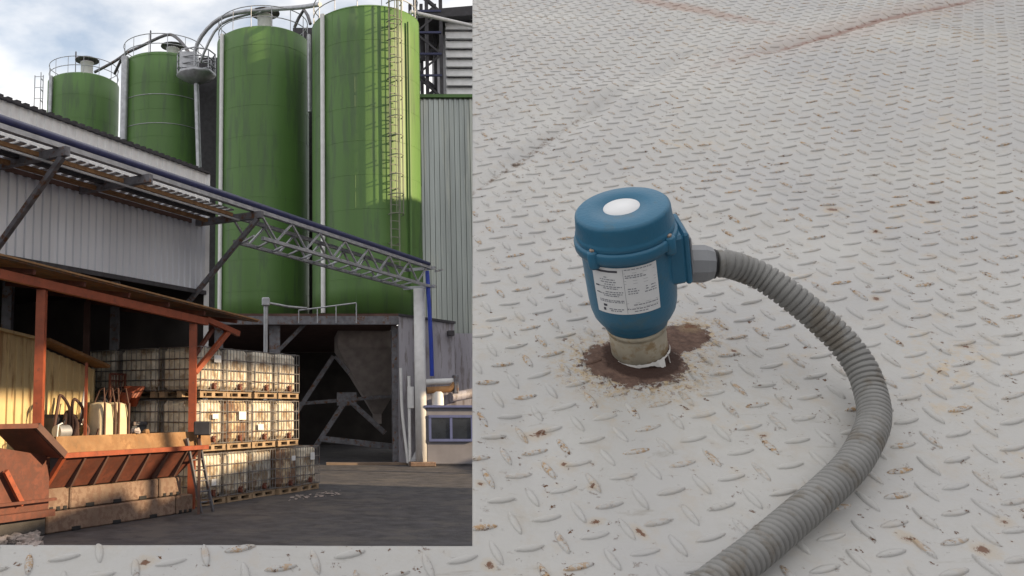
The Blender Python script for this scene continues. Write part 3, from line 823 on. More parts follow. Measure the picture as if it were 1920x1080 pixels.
# ---- annex wall right of the bay, tall cladding, louvred tower
ax0, ax1 = P(749, 700, 37.3).x, P(853, 700, 37.3).x
an = thing('grey_annex', 'low plain grey panel annex beside the dark bay, below the tall cladding', 'building', ((ax0 + ax1) / 2, 38.5, 0))
MB().corr((ax0, 37.3), (ax1, 37.3), 0, zat(592, 37.3), 0, zat(606, 37.3), 1.0, 0.015).build('wall', M['annex'], an, True)
MB().span((ax0 + 0.02, 37.35, 0), (ax1 - 0.02, 40.2, zat(608, 37.3))).build('core', M['annex'], an, True)
MB().beam((ax0 - .02, 37.24, zat(590, 37.24)), (ax1 + .05, 37.24, zat(605, 37.24)), .08, .1).build('coping', M['dark'], an, True)
MB().span((ax1 + 0.05, 39.0, 0), (P(1000, 700, 39).x, 40.3, zat(625, 39))).build('rear_wall', M['annex'], an, True)
MB().box(P(845, 625, 37.0), (0.25, 0.4, 0.2)).build('flood_light', M['dark'], an, True)
tx0, tx1 = P(781, 300, 41.5).x, P(1150, 300, 41.5).x
tw = thing('clad_building', 'tall windowless building in shiny grey green corrugated cladding', 'building', ((tx0 + tx1) / 2, 43, 0))
MB().corr((tx0, 41.5), (tx1, 41.5), 4.0, zat(184, 41.5), 4.0, zat(184, 41.5), 0.24, 0.05).build('cladding', M['facade2'], tw, True)
MB().span((tx0 + 0.02, 41.55, 0), (tx1, 50, zat(186, 41.5))).build('core', M['facade2'], tw, True)
MB().span((tx0 - 0.08, 41.3, zat(185, 41.5)), (tx1, 41.5, zat(179, 41.5))).build('roof_trim', M['green'], tw, True)
# louvred head house
hx0, hx1 = P(838, 100, 44).x, P(1100, 100, 44).x
hh = thing('louvred_tower', 'pale louvred upper tower with slatted wall above the tall cladding', 'building', ((hx0 + hx1) / 2, 46, zat(184, 44)))
z_a, z_b = zat(200, 44), zat(38, 44)
MB().span((hx0, 44, z_a), (hx1, 49, z_b)).build('wall', M['annex'], hh, True)
for k in range(9):
    z = zat(180 - k * 17.5, 44)
    MB().add([(hx0 - .08, 43.96, z), (hx1, 43.96, z), (hx1, 43.96, z + .42), (hx0 - .08, 43.96, z + .42), (hx0 - .08, 43.7, z - .03), (hx1, 43.7, z - .03)], [(4, 5, 2, 3), (4, 5, 1, 0), (4, 0, 3), (5, 2, 1)]).build('louvre', M['white'], hh, True)
rx0 = P(778, 30, 44).x
MB().add([(rx0, 43.2, zat(34, 43.2)), (hx1, 43.2, zat(16, 43.2)), (hx1, 49, zat(16, 43.2)), (rx0, 49, zat(34, 43.2)), (rx0, 43.2, zat(30, 43.2) + .3), (hx1, 43.2, zat(-8, 43.2)), (hx1, 49, zat(-8, 43.2)), (rx0, 49, zat(30, 43.2) + .3)], [(0,1,5,4),(3,7,6,2),(0,4,7,3),(1,2,6,5),(4,5,6,7),(0,3,2,1)]).build('roof', M['dark'], hh, True)
# lattice stair tower
lx0, lx1 = P(778, 100, 43.5).x, P(826, 100, 43.5).x
lt = thing('lattice_tower', 'dark blue grey steel lattice stair tower beside the tallest silo', 'tower', ((lx0 + lx1) / 2, 44, zat(190, 43.5)))
zl0, zl1 = zat(186, 43.5), zat(-20, 43.5)
for x in (lx0, (lx0*.55+lx1*.45), lx1):
    for y in (43.3, 45.2): MB().beam((x, y, zl0), (x, y, zl1), 0.16).build('column', M['dark'], lt, True)
zc = zl0; k = 0
while zc < zl1:
    MB().beam((lx0, 43.2, zc), (lx1, 43.2, zc), 0.1).build('crossbar', M['navy'], lt, True)
    a_, b_ = (lx0, lx1) if k % 2 else (lx1, lx0)
    MB().beam((a_, 43.25, zc), (b_, 43.25, zc + 1.1), 0.09).build('crossbar', M['dark'], lt, True)
    MB().beam((b_, 45.1, zc), (a_, 45.1, zc + 1.1), 0.16).build('stair_flight', M['dark'], lt, True)
    zc += 1.1; k += 1

# ---- long clad hall on the left
C27 = P(388, 450, 27.0); cw = Vector((C27.x, 27.0, 0)); LW = 22.0
lw = cw - u * LW
ztop, zbot = P(388, 327, 27).z, P(388, 546, 27).z
hall = thing('clad_hall', 'long hall with pale grey corrugated upper wall raised over a dark undercroft', 'building', (cw.x, cw.y, 0))
MB().corr(lw, cw, zbot, ztop - 1.05, zbot, ztop - 1.05, 0.26, 0.045, nf).build('cladding', M['facade'], hall, True)
MB().corr(lw, cw, ztop - 1.04, ztop, ztop - 1.04, ztop, 0.26, 0.02, nf).build('fascia', M['white'], hall, True)
rf = MB(); bk = -nf * 14
for k in range(int(LW / 0.26)):
    a_ = lw + u * (k * 0.26); b_ = a_ + u * 0.13
    rf.beam(a_ + nf * 0.12 + Vector((0, 0, ztop + 0.05)), a_ - nf * 0.3 + Vector((0, 0, ztop + 0.06)), 0.14, 0.09)
rf.beam(lw + nf * 0.06 + Vector((0, 0, ztop + 0.025)), cw + nf * 0.06 + Vector((0, 0, ztop + 0.025)), 0.12, 0.05)
rf.add([lw + nf*.1 + Vector((0,0,ztop+.05)), cw + nf*.1 + Vector((0,0,ztop+.05)), cw + bk + Vector((0,0,ztop+.4)), lw + bk + Vector((0,0,ztop+.4))], [(0,1,2,3)])
rf.build('roof', M['dark'], hall, True)
cm = MB().beam((cw.x, cw.y, ztop - 0.02) , (cw.x, cw.y, 0), 0.14, 0.14, (0, 1, 0)); cm.build('corner_trim', M['white'], hall, True)
MB().beam(lw + Vector((0, 0, zbot - 0.06)), cw - u * .08 + Vector((0, 0, zbot - 0.06)), 0.12, 0.12).build('bottom_trim', M['dark'], hall, True)
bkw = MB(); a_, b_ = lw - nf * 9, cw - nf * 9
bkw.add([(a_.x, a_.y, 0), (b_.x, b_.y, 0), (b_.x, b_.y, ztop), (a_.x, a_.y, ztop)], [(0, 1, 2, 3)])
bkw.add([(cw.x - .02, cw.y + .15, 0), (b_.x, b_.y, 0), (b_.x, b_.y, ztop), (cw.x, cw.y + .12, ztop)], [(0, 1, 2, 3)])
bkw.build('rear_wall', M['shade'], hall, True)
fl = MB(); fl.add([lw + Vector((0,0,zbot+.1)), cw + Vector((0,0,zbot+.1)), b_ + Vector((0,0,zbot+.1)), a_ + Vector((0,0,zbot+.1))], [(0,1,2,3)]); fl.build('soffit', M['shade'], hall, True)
for k in range(1, 6):
    q = cw - u * (k * 3.6) - nf * 0.3
    MB().beam((q.x, q.y, 0), (q.x, q.y, zbot - 0.12), 0.22).build('column', M['galvd'], hall, True)

# ---- pipe rack along the hall then truss bridge to the pole
PB = P(788, 700, 36.5); RKz = 7.92
pb0 = Vector((PB.x, PB.y, 0))
def rk(s, off=0.0, z=RKz): q = pb0 - u * s + nf * off; return Vector((q.x, q.y, z))
rack = thing('pipe_rack', 'grey lattice pipe rack bridging from the clad hall to the tall white pole', 'pipe rack', (pb0.x, pb0.y, 0))
MB().tube([rk(-0.3, -.1, RKz + .32), rk(26, -.1, RKz + .32)], 0.17, 10).build('navy_pipe', M['navy'], rack, True)
MB().tube([rk(-0.2, .35, RKz + .2), rk(26, .35, RKz + .2)], 0.09, 8).build('small_pipe', M['navy'], rack, True)
tray = MB(); ta, tb_ = rk(12.6, -.6), rk(26, -.6)
for k in range(int(13.4 / .3)): tray.beam(rk(12.6 + k * .3, -.3, RKz + .12), rk(12.6 + k * .3, -2.1, RKz + .12), .2, .03)
tray.build('slatted_tray', M['white'], rack, True)
for off in (-.5, .5):
    MB().beam(rk(0, off), rk(26, off), .11).build('top_chord', M['galv'], rack, True)
    MB().beam(rk(0.1, off, RKz - .75), rk(12.2, off, RKz - .75), .10).build('bottom_chord', M['galv'], rack, True)
    s = 0.4; k = 0
    while s < 12.2:
        a_, b_ = (RKz - .72, RKz - .05) if k % 2 else (RKz - .05, RKz - .72)
        MB().beam(rk(s, off, a_), rk(min(s + 0.85, 12.4), off, b_), .055).build('web_bar', M['galv'], rack, True); s += 0.85; k += 1
s = 0.8
while s < 12.2:
    MB().beam(rk(s, -.5, RKz - .75), rk(s + .8, .5, RKz - .75), .05).build('lacing_bar', M['galv'], rack, True); s += 0.85
for off, z, w, m in ((-.1, -.12, .10, 'ochre'), (.15, -.3, .05, 'galv'), (-.75, -.06, .12, 'dark'), (-1.0, -.18, .10, 'ochre'), (-1.3, -.1, .07, 'white'), (-1.6, -.14, .12, 'rust'), (-1.9, -.1, .06, 'white'), (-2.2, -.1, .2, 'dark')):
    MB().beam(rk(12.9, off, RKz + z), rk(26, off, RKz + z), w).build('purlin', M[m], rack, True)
for s in (12.6, 17.4, 20.1):
    MB().beam(rk(s, .75, RKz - .15), rk(s, -2.4, RKz - .15), .14, .2).build('bracket_arm', M['galvd'], rack, True)
    if s != 17.4: MB().beam(rk(s, .6, RKz - .25), rk(s, -2.3, RKz - 2.9), .12).build('bracket_strut', M['galvd'], rack, True)
# end frame
MB().beam(rk(-.05, -.7), rk(-.05, .7), .12).build('end_frame', M['galv'], rack, True)
MB().beam(rk(-.05, -.7, RKz - .75), rk(-.05, .7, RKz - .75), .12).build('end_frame', M['galv'], rack, True)
MB().beam(rk(-.3, .6, RKz - .1), rk(-1.0, .6, RKz + .05), .08).build('end_bracket', M['galv'], rack, True)
pole = thing('steel_pole', 'tall round pale steel pole carrying the end of the pipe rack', 'pole', (pb0.x, pb0.y, 0))
MB().lathe([(0, 0.15), (.23, .15), (.23, RKz - .815), (0, RKz - .815)], 20).build('shaft', M['white'], pole)
MB().bbox((0, 0, .09), (1.0, 1.0, .17), .02).build('foot_plate', M['concrete'], pole)
for k in range(4):
    a = k * math.pi / 2; MB().add([(math.cos(a)*.23, math.sin(a)*.23, .18), (math.cos(a)*.45, math.sin(a)*.45, .18), (math.cos(a)*.23, math.sin(a)*.23, .6)], [(0, 1, 2)]).build('gusset', M['galv'], pole)
pipe('blue_hose', 'bright blue hose dropping from the pipe rack end towards the machine', [(801, 508), (804, 560), (808, 640), (810, 705)], [36.2, 36.2, 36.3, 36.4], 0.085, M['blue'], cat='hose')
# two lit thin pipes by the bay corner
pipe('thin_pipe', 'thin bent pipe at the right hand corner of the dark bay', [(751, 690), (754, 770), (763, 850), (765, 868)], [36.8, 36.8, 36.7, 36.7], 0.06, M['white'], 'thin pipes at the bay corner')
tp = thing('thin_pipe', 'thin straight pipe with thick sleeve next to the big pole', 'pipe', (P(768, 800, 36.6).x, 36.6, 0), None, 'thin pipes at the bay corner')
MB().tube([(0, 0, 0), (0, 0, zat(705, 36.6))], 0.06, 8).build('pipe', M['white'], tp)
MB().tube([(0.06, 0, zat(765, 36.6)), (0.06, 0, zat(725, 36.6))], 0.14, 10).build('sleeve', M['white'], tp)
# gearbox machine on shelf at the annex
mc = P(825, 725, 36.6)
gm = thing('drive_machine', 'tan pipework and drive machine mounted beside the pole above the cabin', 'machine', (mc.x, mc.y, mc.z))
MB().tube([(-.6, 0, .18), (.55, 0, .22)], .13, 12).build('upper_pipe', M['white'], gm)
MB().tube([(-.55, -.1, -.15), (.4, -.1, -.1), (.6, -.1, .1)], .14, 12).build('lower_pipe', M['ochre'], gm)
MB().tube([(-.1, 0, -.75), (-.1, 0, -.2)], .24, 14).build('motor', M['white'], gm)
MB().bbox((.62, 0, .1), (.18, .5, .75), .03).build('flange_plate', M['galvd'], gm)
MB().bbox((.2, .3, -.8), (2.0, .5, .1), .02).build('shelf', M['galvd'], gm)
pipe('thin_pipe', 'thick grey pipe leading right from the drive machine over the cabin roof', [(845, 745), (900, 735)], [37.0, 37.6], 0.2, M['annex'])
# cabin
kx0, kx1 = P(801, 800, 36.4).x, P(1010, 800, 36.4).x
cb = thing('site_cabin', 'small grey site cabin with blue framed two pane window', 'cabin', ((kx0 + kx1) / 2, 37, 0))
kz = zat(764, 36.4)
MB().span((kx0, 36.4, 0.1), (kx1, 37.22, kz)).build('wall', M['cabin'], cb, True)
MB().span((kx0 - .1, 36.25, kz), (kx1, 37.2, kz + .09)).build('roof', M['frame'], cb, True)
wz0, wz1 = zat(823, 36.3), zat(783, 36.3)
wx0, wx1 = P(806, 800, 36.35).x, P(885, 800, 36.35).x
fr = MB()
for x in (wx0, (wx0+wx1)/2, wx1): fr.span((x-.05, 36.30, wz0), (x+.05, 36.39, wz1))
fr.span((wx0 - .05, 36.28, wz1), (wx1 + .05, 36.39, wz1 + .1)); fr.span((wx0 - .05, 36.28, wz0 - .1), (wx1 + .05, 36.39, wz0))
wf = fr.build('window', M['frame'], cb, True)
for x in (wx0, (wx0+wx1)/2):
    g_ = MB(); g_.span((x + .06, 36.35, wz0 + .01), (x + (wx1-wx0)/2 - .06, 36.38, wz1 - .01)); g_.build('pane', M['glass'], wf, True)
MB().span((kx0 - .03, 36.33, 0), (kx1, 36.5, .1)).build('skirt', M['dark'], cb, True)
# kerb strip
kb = MB(); a_, b_ = G(612, 872), G(1000, 872)
kb.span((a_.x, a_.y, 0), (b_.x, a_.y + .5, .09)); tag(kb.build('pavement', mat('pale_paving', (0.22, 0.16, 0.12), 0.9, var=.3, scale=.8)), kind='structure')

# ---- IBC tanks
def ibc_proto():
    t = thing('liquid_tank', '', 'tank', (0, 0, 0), None, 'caged liquid tanks stacked in the yard')
    pal = MB()
    for y in (-.5, 0, .5): pal.box((0, y, .02), (.98, .14, .03)); pal.box((0, y, .125), (.98, .14, .03))
    for x in (-.42, 0, .42):
        for y in (-.5, 0, .5): pal.box((x, y, .072), (.12, .14, .075))
    pal.build('pallet', M['wood'], t)
    b_ = MB().bbox((0, 0, .64), (.88, 1.06, .94), .09); b_.build('tank_shell', M['tank'], t)
    MB().lathe([(.12, 1.10), (.12, 1.135), (0, 1.14)], 16).build('lid', M['black'], t)
    c = MB(); X, Y = .485, .585
    for z in (.17, .40, .63, .86, 1.11):
        c.tube([(-X, -Y, z), (X, -Y, z), (X, Y, z), (-X, Y, z), (-X, -Y, z)], .013, 4)
    for k in range(9):
        x = -X + 2 * X * k / 8
        for y in (-Y, Y): c.tube([(x, y, .15), (x, y, 1.12)], .008, 4)
    for k in range(1, 8):
        y = -Y + 2 * Y * k / 8
        for x in (-X, X): c.tube([(x, y, .15), (x, y, 1.12)], .008, 4)
    for x in (-.3, .3): c.tube([(x, -Y, 1.12), (x, Y, 1.12)], .014, 4)
    c.build('cage', M['cage'], t)
    v = MB().tube([(0, -.50, .24), (0, -.62, .24)], .05, 8); v.box((0, -.6, .31), (.12, .04, .04)); v.build('valve', M['rustred'], t)
    MB().box((-.1, -.605, .82), (.32, .008, .22)).build('name_plate', M['white'], t)
    return t
proto = ibc_proto()
I0 = G(377, 958); ibase = Vector((I0.x, I0.y, 0)); ibc0 = ibase - nf * 0.55 + u * 0.55
first = True
cols = ['leftmost', 'second', 'middle', 'fourth', 'end']
extra = {(0, 0): 'partly behind the leaning ladder', (1, 0): 'beside the red post', (2, 0): 'behind the red roof brace'}
for tier, (tn, ncol) in enumerate((('bottom', 5), ('middle', 4), ('top', 4))):
    for c in range(ncol):
        t = proto if first else copy_tree(proto); first = False
        jit = random.uniform(-.02, .02)
        q = ibc0 + u * (0.58 + c * 1.15 + jit) - nf * (0.62 + random.uniform(-.03, .05)) 
        t.scale = (1.09, 1.09, 1.09); t.location = (q.x, q.y, tier * 1.27); t.rotation_euler = (0, 0, R(90) - AZ + R(random.uniform(-1.2, 1.2)))
        for ch_ in list(t.children):
            if ch_.name.startswith('tank_shell'):
                ch_.material_slots[0].link = 'OBJECT'; ch_.material_slots[0].material = random.choice([M['tank'], M['tank'], M['tankb'], M['tankc']])
            if ch_.name.startswith('name_plate') and t is not proto and random.random() < .45:
                bpy.data.objects.remove(ch_); continue
            if ch_.name.startswith('name_plate'):
                ch_.location = (random.uniform(-.12, .28), 0, random.choice([-.32, -.12, .05, -.05]))
                ch_.scale = (random.uniform(.5, .95), 1, random.uniform(.5, 1.0)); ch_.location.z += (1 - ch_.scale.z) * .8
        t['label'] = {0: 'stained caged tank on the ground, %s in the bottom tier', 1: 'sunlit caged tank, %s in the middle tier of the stack', 2: 'sunlit caged tank, %s in the top tier of the stack'}[tier] % ({0: 'leftmost', 1: 'second from left', 2: 'third from left', 3: 'fourth from left', 4: 'rightmost with nothing above it'}[c])
# more tanks in the shade behind the shed posts
for tier in range(3):
    for row in range(2):
        t = copy_tree(proto); q = ibc0 + u * (0.58 + row * .04) - nf * (.62 + 1.36 * (row + 1))
        t.scale = (1.09, 1.09, 1.09); t.location = (q.x, q.y, tier * 1.27); t.rotation_euler = (0, 0, R(90) - AZ)
        t['label'] = 'dim caged tank in shade under the shed roof, %s row, %s tier' % (['second', 'rearmost'][row], ['bottom', 'middle', 'top'][tier])
pt = MB(); pa_, pb_ = ibc0 - u * 6.0 - nf * 3.6, ibc0 + u * 0.6 - nf * 3.6  # dark sheet standing in for the deep shade at the shed's back
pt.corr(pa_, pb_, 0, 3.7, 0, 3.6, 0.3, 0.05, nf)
tag(pt.build('shade_sheet', mat('shade_sheet_brown', (0.075, 0.05, 0.042), 0.8, var=0.5, scale=2)), 'dark brown corrugated partition added for the shade at the back of the red framed shed', 'shade_sheet')

# ---- red oxide shed
sh0 = ibase - u * 0.12 - nf * 0.45
def sh(s, off=0.0, z=0.0): q = sh0 + u * s + nf * off; return Vector((q.x, q.y, z))
# find s for a given column on the shed line
def s_at(px, off=0.0, base=sh0):
    k = (px - CX) / F * (1 / CP) * 1.0
    # iterate
    lo_, hi_ = -14.0, 14.0
    for _ in range(50):
        m_ = (lo_ + hi_) / 2; q = base + u * m_ + nf * off; q = Vector((q.x, q.y, 3.5)) - Vector((0, 0, EYE))
        x = CX + F * q.dot(cr) / q.dot(cf)
        if x < px: lo_ = m_
        else: hi_ = m_
    return (lo_ + hi_) / 2
def zpx(py, q):  # height over plan point q that shows at row py
    lo_, hi_ = -2.0, 30.0
    for _ in range(50):
        m_ = (lo_ + hi_) / 2; w = Vector((q.x, q.y, m_ - EYE)); y = CY - F * w.dot(cu) / w.dot(cf)
        if y > py: lo_ = m_
        else: hi_ = m_
    return (lo_ + hi_) / 2
s1, s2, sE, sS = s_at(76), s_at(362), s_at(484, .3), -9.0
q0 = sh(s_at(2, .3), .3); q1 = sh(sE, .3)
z0_, z1_ = zpx(487, q0), zpx(606, q1)
def zr(s): a = s_at(2, .3); return z0_ + (z1_ - z0_) * (s - a) / (sE - a)
shed = thing('open_shed', 'open sided shed with red oxide steel frame and thin sloping brown roof', 'shed', tuple(sh((s1 + s2) / 2)))
rfm = MB(); back = -3.6
A_, B_ = sS, sE
for dz in (0.0,):
    vs = []
    for s, o in ((A_, .3), (B_, .3), (B_, back), (A_, back)):
        zz = zr(s) + (0.02 if o > 0 else .55)
        vs += [sh(s, o, zz), sh(s, o, zz + .06)]
    rfm.add(vs, [(0, 2, 4, 6), (1, 7, 5, 3), (0, 1, 3, 2), (2, 3, 5, 4), (4, 5, 7, 6), (6, 7, 1, 0)])
rfm.build('roof', M['roofsheet'], shed, True)
MB().beam(sh(A_, .33, zr(A_) + .07), sh(B_, .33, zr(B_) + .07), .03, .035).build('roof_edge', M['ochre'], shed, True)
MB().beam(sh(A_, .08, zr(A_) - .22), sh(s2 + .4, .08, zr(s2 + .4) - .22), .12, .17).build('front_beam', M['orange'], shed, True)
MB().beam(sh(s2 + .4, .08, zr(s2 + .4) - .16), sh(sE - .55, .08, zr(sE) - .3), .1, .13).build('beam_end', M['orange'], shed, True)
for s in (s1, s2, s1 - 4.2): MB().beam(sh(s, 0, 0), sh(s, 0, zr(s) - .32), .17, .17, (0, 1, 0)).build('post', M['orange'], shed, True)
for s in (s1, s2): MB().beam(sh(s, back + .2, 0), sh(s, back + .2, zr(s) + .4), .15, .15, (0, 1, 0)).build('post', M['rust'], shed, True)
MB().beam(sh(s2 + .06, .02, zr(s2) - 1.45), sh(s2 + 1.35, .06, zr(s2 + 1.3) - .3), .1, .12).build('brace', M['orange'], shed, True)
MB().beam(sh(s2 + .06, -.12, zr(s2) - 1.2), sh(s2 + .9, -.1, zr(s2 + .9) - .3), .08, .09).build('brace', M['rustred'], shed, True)
k = A_ + .4
while k < B_: 
    MB().beam(sh(k, .2, zr(k) - .06), sh(k, back, zr(k) + .45), .06, .1).build('rafter', M['rustred'], shed, True); k += 1.3

# ---- cream lean-to inside
cs = [(-14, 618), (70, 640), (186, 690)]
cbase = sh0 - nf * 2.4 
pcs = []
for px, py in cs:
    s = s_at(px, 0, cbase); q = cbase + u * s; pcs.append((q, zpx(py, q)))
s = s_at(-14, 0, cbase); qL = cbase + u * (s - 3)
cr_ = thing('cream_lean_to', 'low store of cream corrugated sheets under the shed roof', 'shed', (pcs[1][0].x, pcs[1][0].y, 0))
MB().corr(qL, pcs[1][0], 0, pcs[0][1] + .35, 0, pcs[1][1], .22, .04, nf).build('front_wall', M['cream'], cr_, True)
q2_ = pcs[1][0] - nf * .12
MB().corr(q2_, pcs[2][0] - nf * .12, 0, pcs[1][1] - .08, 0, pcs[2][1] - .05, .22, .04, nf).build('side_wall', M['cream'], cr_, True)
a_, b_, c_ = [Vector((p[0].x, p[0].y, p[1] + .03)) for p in pcs]
MB().beam(b_ + nf * .12, c_ + nf * .12, .5, .07).build('roof_edge', M['ochre'], cr_, True)
MB().beam(Vector((qL.x, qL.y, pcs[0][1] + .38)) + nf * .05, b_ + nf * .05, .3, .06).build('roof_edge', M['cream'], cr_, True)

# ---- trough on concrete blocks
T0 = G(86, 1003); tb = Vector((T0.x, T0.y, 0))
def tl(s, d, z): q = tb + u * s - nf * d; return Vector((q.x, q.y, z))
def block(label, s0, s1_, d0, d1_, z0, z1, m='concrete'):
    c = tl((s0+s1_)/2, (d0+d1_)/2, z0)
    o = thing('concrete_block', label, 'block', tuple(c), RZ, 'concrete blocks under the trough')
    w, d, h = s1_-s0-.02, d1_-d0, z1-z0-.012
    MB().bbox((0, 0, h/2 + .005), (w, d, h), .025).build('body', M[m], o)
    for k in range(3):
        x = (k - 1) * w * .3
        lf = MB(); lf.box((x, -d/2 - .004, .045), (.22 if w > 1 else .08, .02, .07)); lf.build('fork_slot', M['black'], o)
    return o
sR = s_at(366, 0, tb)
block('long lowest concrete block under the rusty trough, nearest the camera', 0, sR * .86, 0, .5, 0, .40)
block('short lowest concrete block at the right end by the ladder foot', sR * .865, sR, 0, .5, 0, .40)
block('short upper concrete block at the left corner under the trough', 0.03, .62, .05, .45, .40, .82)
block('long upper concrete block in the middle under the trough', .63, sR * .74, .05, .45, .40, .80)
block('short upper concrete block at the right with a brown stain', sR * .745, sR * .92, .05, .45, .40, .80)
tag(MB().bbox((0,0,0), (1,1,1), .05).build('x', M['concdark']), 'x', 'x')
bpy.data.objects.remove(bpy.data.objects['x'])
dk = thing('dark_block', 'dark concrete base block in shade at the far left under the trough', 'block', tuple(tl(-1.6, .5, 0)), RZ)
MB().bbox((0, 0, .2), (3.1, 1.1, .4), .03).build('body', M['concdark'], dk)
sT = s_at(360, 0, tb)
tr_ = thing('feed_trough', 'rusty orange steel feed trough with slanted ribs resting on concrete blocks', 'trough', tuple(tl(sT / 2, .5, .82)))
w = MB(); zb_, zt_ = .82, 1.42
f0, f1 = [tl(-.02, .1, zb_), tl(sT - .35, .1, zb_)], [tl(-.02, -.38, zt_), tl(sT, -.38, zt_)]
def slab(mb, pts, t):
    nn = (pts[1] - pts[0]).cross(pts[2] - pts[0]).normalized() * t
    k = len(pts); mb.add([p for p in pts] + [p - nn for p in pts], [tuple(range(k)), tuple(reversed(range(k, 2*k)))] + [(i, i + k, (i+1) % k + k, (i+1) % k) for i in range(k)])
    return mb
slab(MB(), [f0[0], f0[1], f1[1], f1[0]], .02).build('front_plate', M['rustred'], tr_, True)
slab(MB(), [tl(-.02, .4, zb_), tl(-.02, .42, zt_), tl(sT, .42, zt_), tl(sT - .35, .4, zb_)], .02).build('back_plate', M['rustred'], tr_, True)
slab(MB(), [tl(-.02, .1, zb_), tl(-.02, .4, zb_), tl(sT - .35, .4, zb_), tl(sT - .35, .1, zb_)], .02).build('floor_plate', M['rustred'], tr_, True)
slab(MB(), [tl(sT - .35, .1, zb_), tl(sT - .35, .4, zb_), tl(sT, .42, zt_), tl(sT, -.38, zt_)], .02).build('end_plate', M['rustred'], tr_, True)
slab(MB(), [tl(-.03, .1, zb_), tl(-.03, -.38, zt_), tl(-.03, .42, zt_), tl(-.03, .4, zb_)], .02).build('end_plate', M['dark'], tr_, True)
MB().beam(tl(-.05, -.42, zt_ + .02), tl(sT + .05, -.42, zt_ + .02), .09, .09).build('rim', M['orange'], tr_, True)
slab(MB(), [tl(-.05, -.30, zt_ + .06), tl(sT + .35, -.30, zt_ + .06), tl(sT + .35, -.24, zt_ + .36), tl(-.05, -.24, zt_ + .36)], .05).build('side_board', M['ochre'], tr_, True)
for k in range(6):
    s = .55 + k * (sT - .8) / 5.6
    rb = slab(MB(), [tl(s, .09, zb_ + .02), tl(s, -.02, zb_ + .0), tl(s, -.40, zt_ - .02), tl(s, -.37, zt_ - .02)], .05)
    rb.build('rib', M['rust'], tr_, True)
MB().beam(tl(0.0, .08, zb_), tl(.0, -.4, zt_), .08, .08).build('corner_angle', M['orange'], tr_, True)
# left flared chute
ch = thing('loading_chute', 'dark flared steel chute joined to the left end of the trough', 'chute', tuple(tl(-1.2, .4, .4)))
slab(MB(), [tl(-.08, -.45, zt_ + .02), tl(-.08, .6, zt_ + .02), tl(-.75, .6, zt_ + .55), tl(-.75, -.45, zt_ + .55)], .05).build('flared_plate', M['rustred'], ch, True)
MB().beam(tl(-.08, -.5, zt_ + .04), tl(-.75, -.5, zt_ + .57), .08, .12).build('edge_angle', M['rust'], ch, True)
MB().beam(tl(-.75, -.5, zt_ + .57), tl(-3, -.5, zt_ + .57), .08, .08).build('top_rail', M['rustred'], ch, True)
slab(MB(), [tl(-3, -.1, .45), tl(-.05, -.1, .45), tl(-.05, -.1, zt_), tl(-3, -.1, zt_ + .5)], .03).build('side_plate', M['rustred'], ch, True)
MB().beam(tl(-.75, -.2, .62), tl(-1.15, -.2, 1.22), .07, .09).build('stay', M['orange'], ch, True)
MB().beam(tl(-3, -.2, .42), tl(-.02, -.2, .42), .09, .12).build('bottom_rail', M['rustred'], ch, True)
MB().beam(tl(-3, -.25, .66), tl(-.02, -.25, .66), .05, .05).build('middle_rail', M['rustred'], ch, True)

# ladder leaning at the trough end
la, lb = G(374, 962), None
lq = Vector((la.x, la.y, 0)) + nf * .05
lad2 = thing('wooden_ladder', 'narrow grey ladder leaning against the right end of the trough', 'ladder', tuple(lq))
topl = P(350, 822, lq.y - .5)
lv = Vector((u.x, u.y, 0)) * .42
for o_ in (Vector((0, 0, 0)), lv): MB().beam(lq + o_, topl + o_, .06, .05).build('stile', M['galvd'], lad2, True)
for k in range(1, 7):
    p = lq.lerp(topl, k / 7); MB().tube([p, p + lv], .02, 6).build('rung', M['galvd'], lad2, True)
bxp = P(380, 803, lq.y - .3)
tag(MB().bbox(bxp, (.36, .3, .3), .02).build('tool_box', M['dark']), 'small dark box fixed beside the red post above the ladder', 'box')
tag(MB().beam((bxp.x - .08, bxp.y + .1, 0), (bxp.x - .08, bxp.y + .1, bxp.z - .14), .06).build('box_stand', M['rust']), 'thin brown stake carrying the dark box', 'stake')

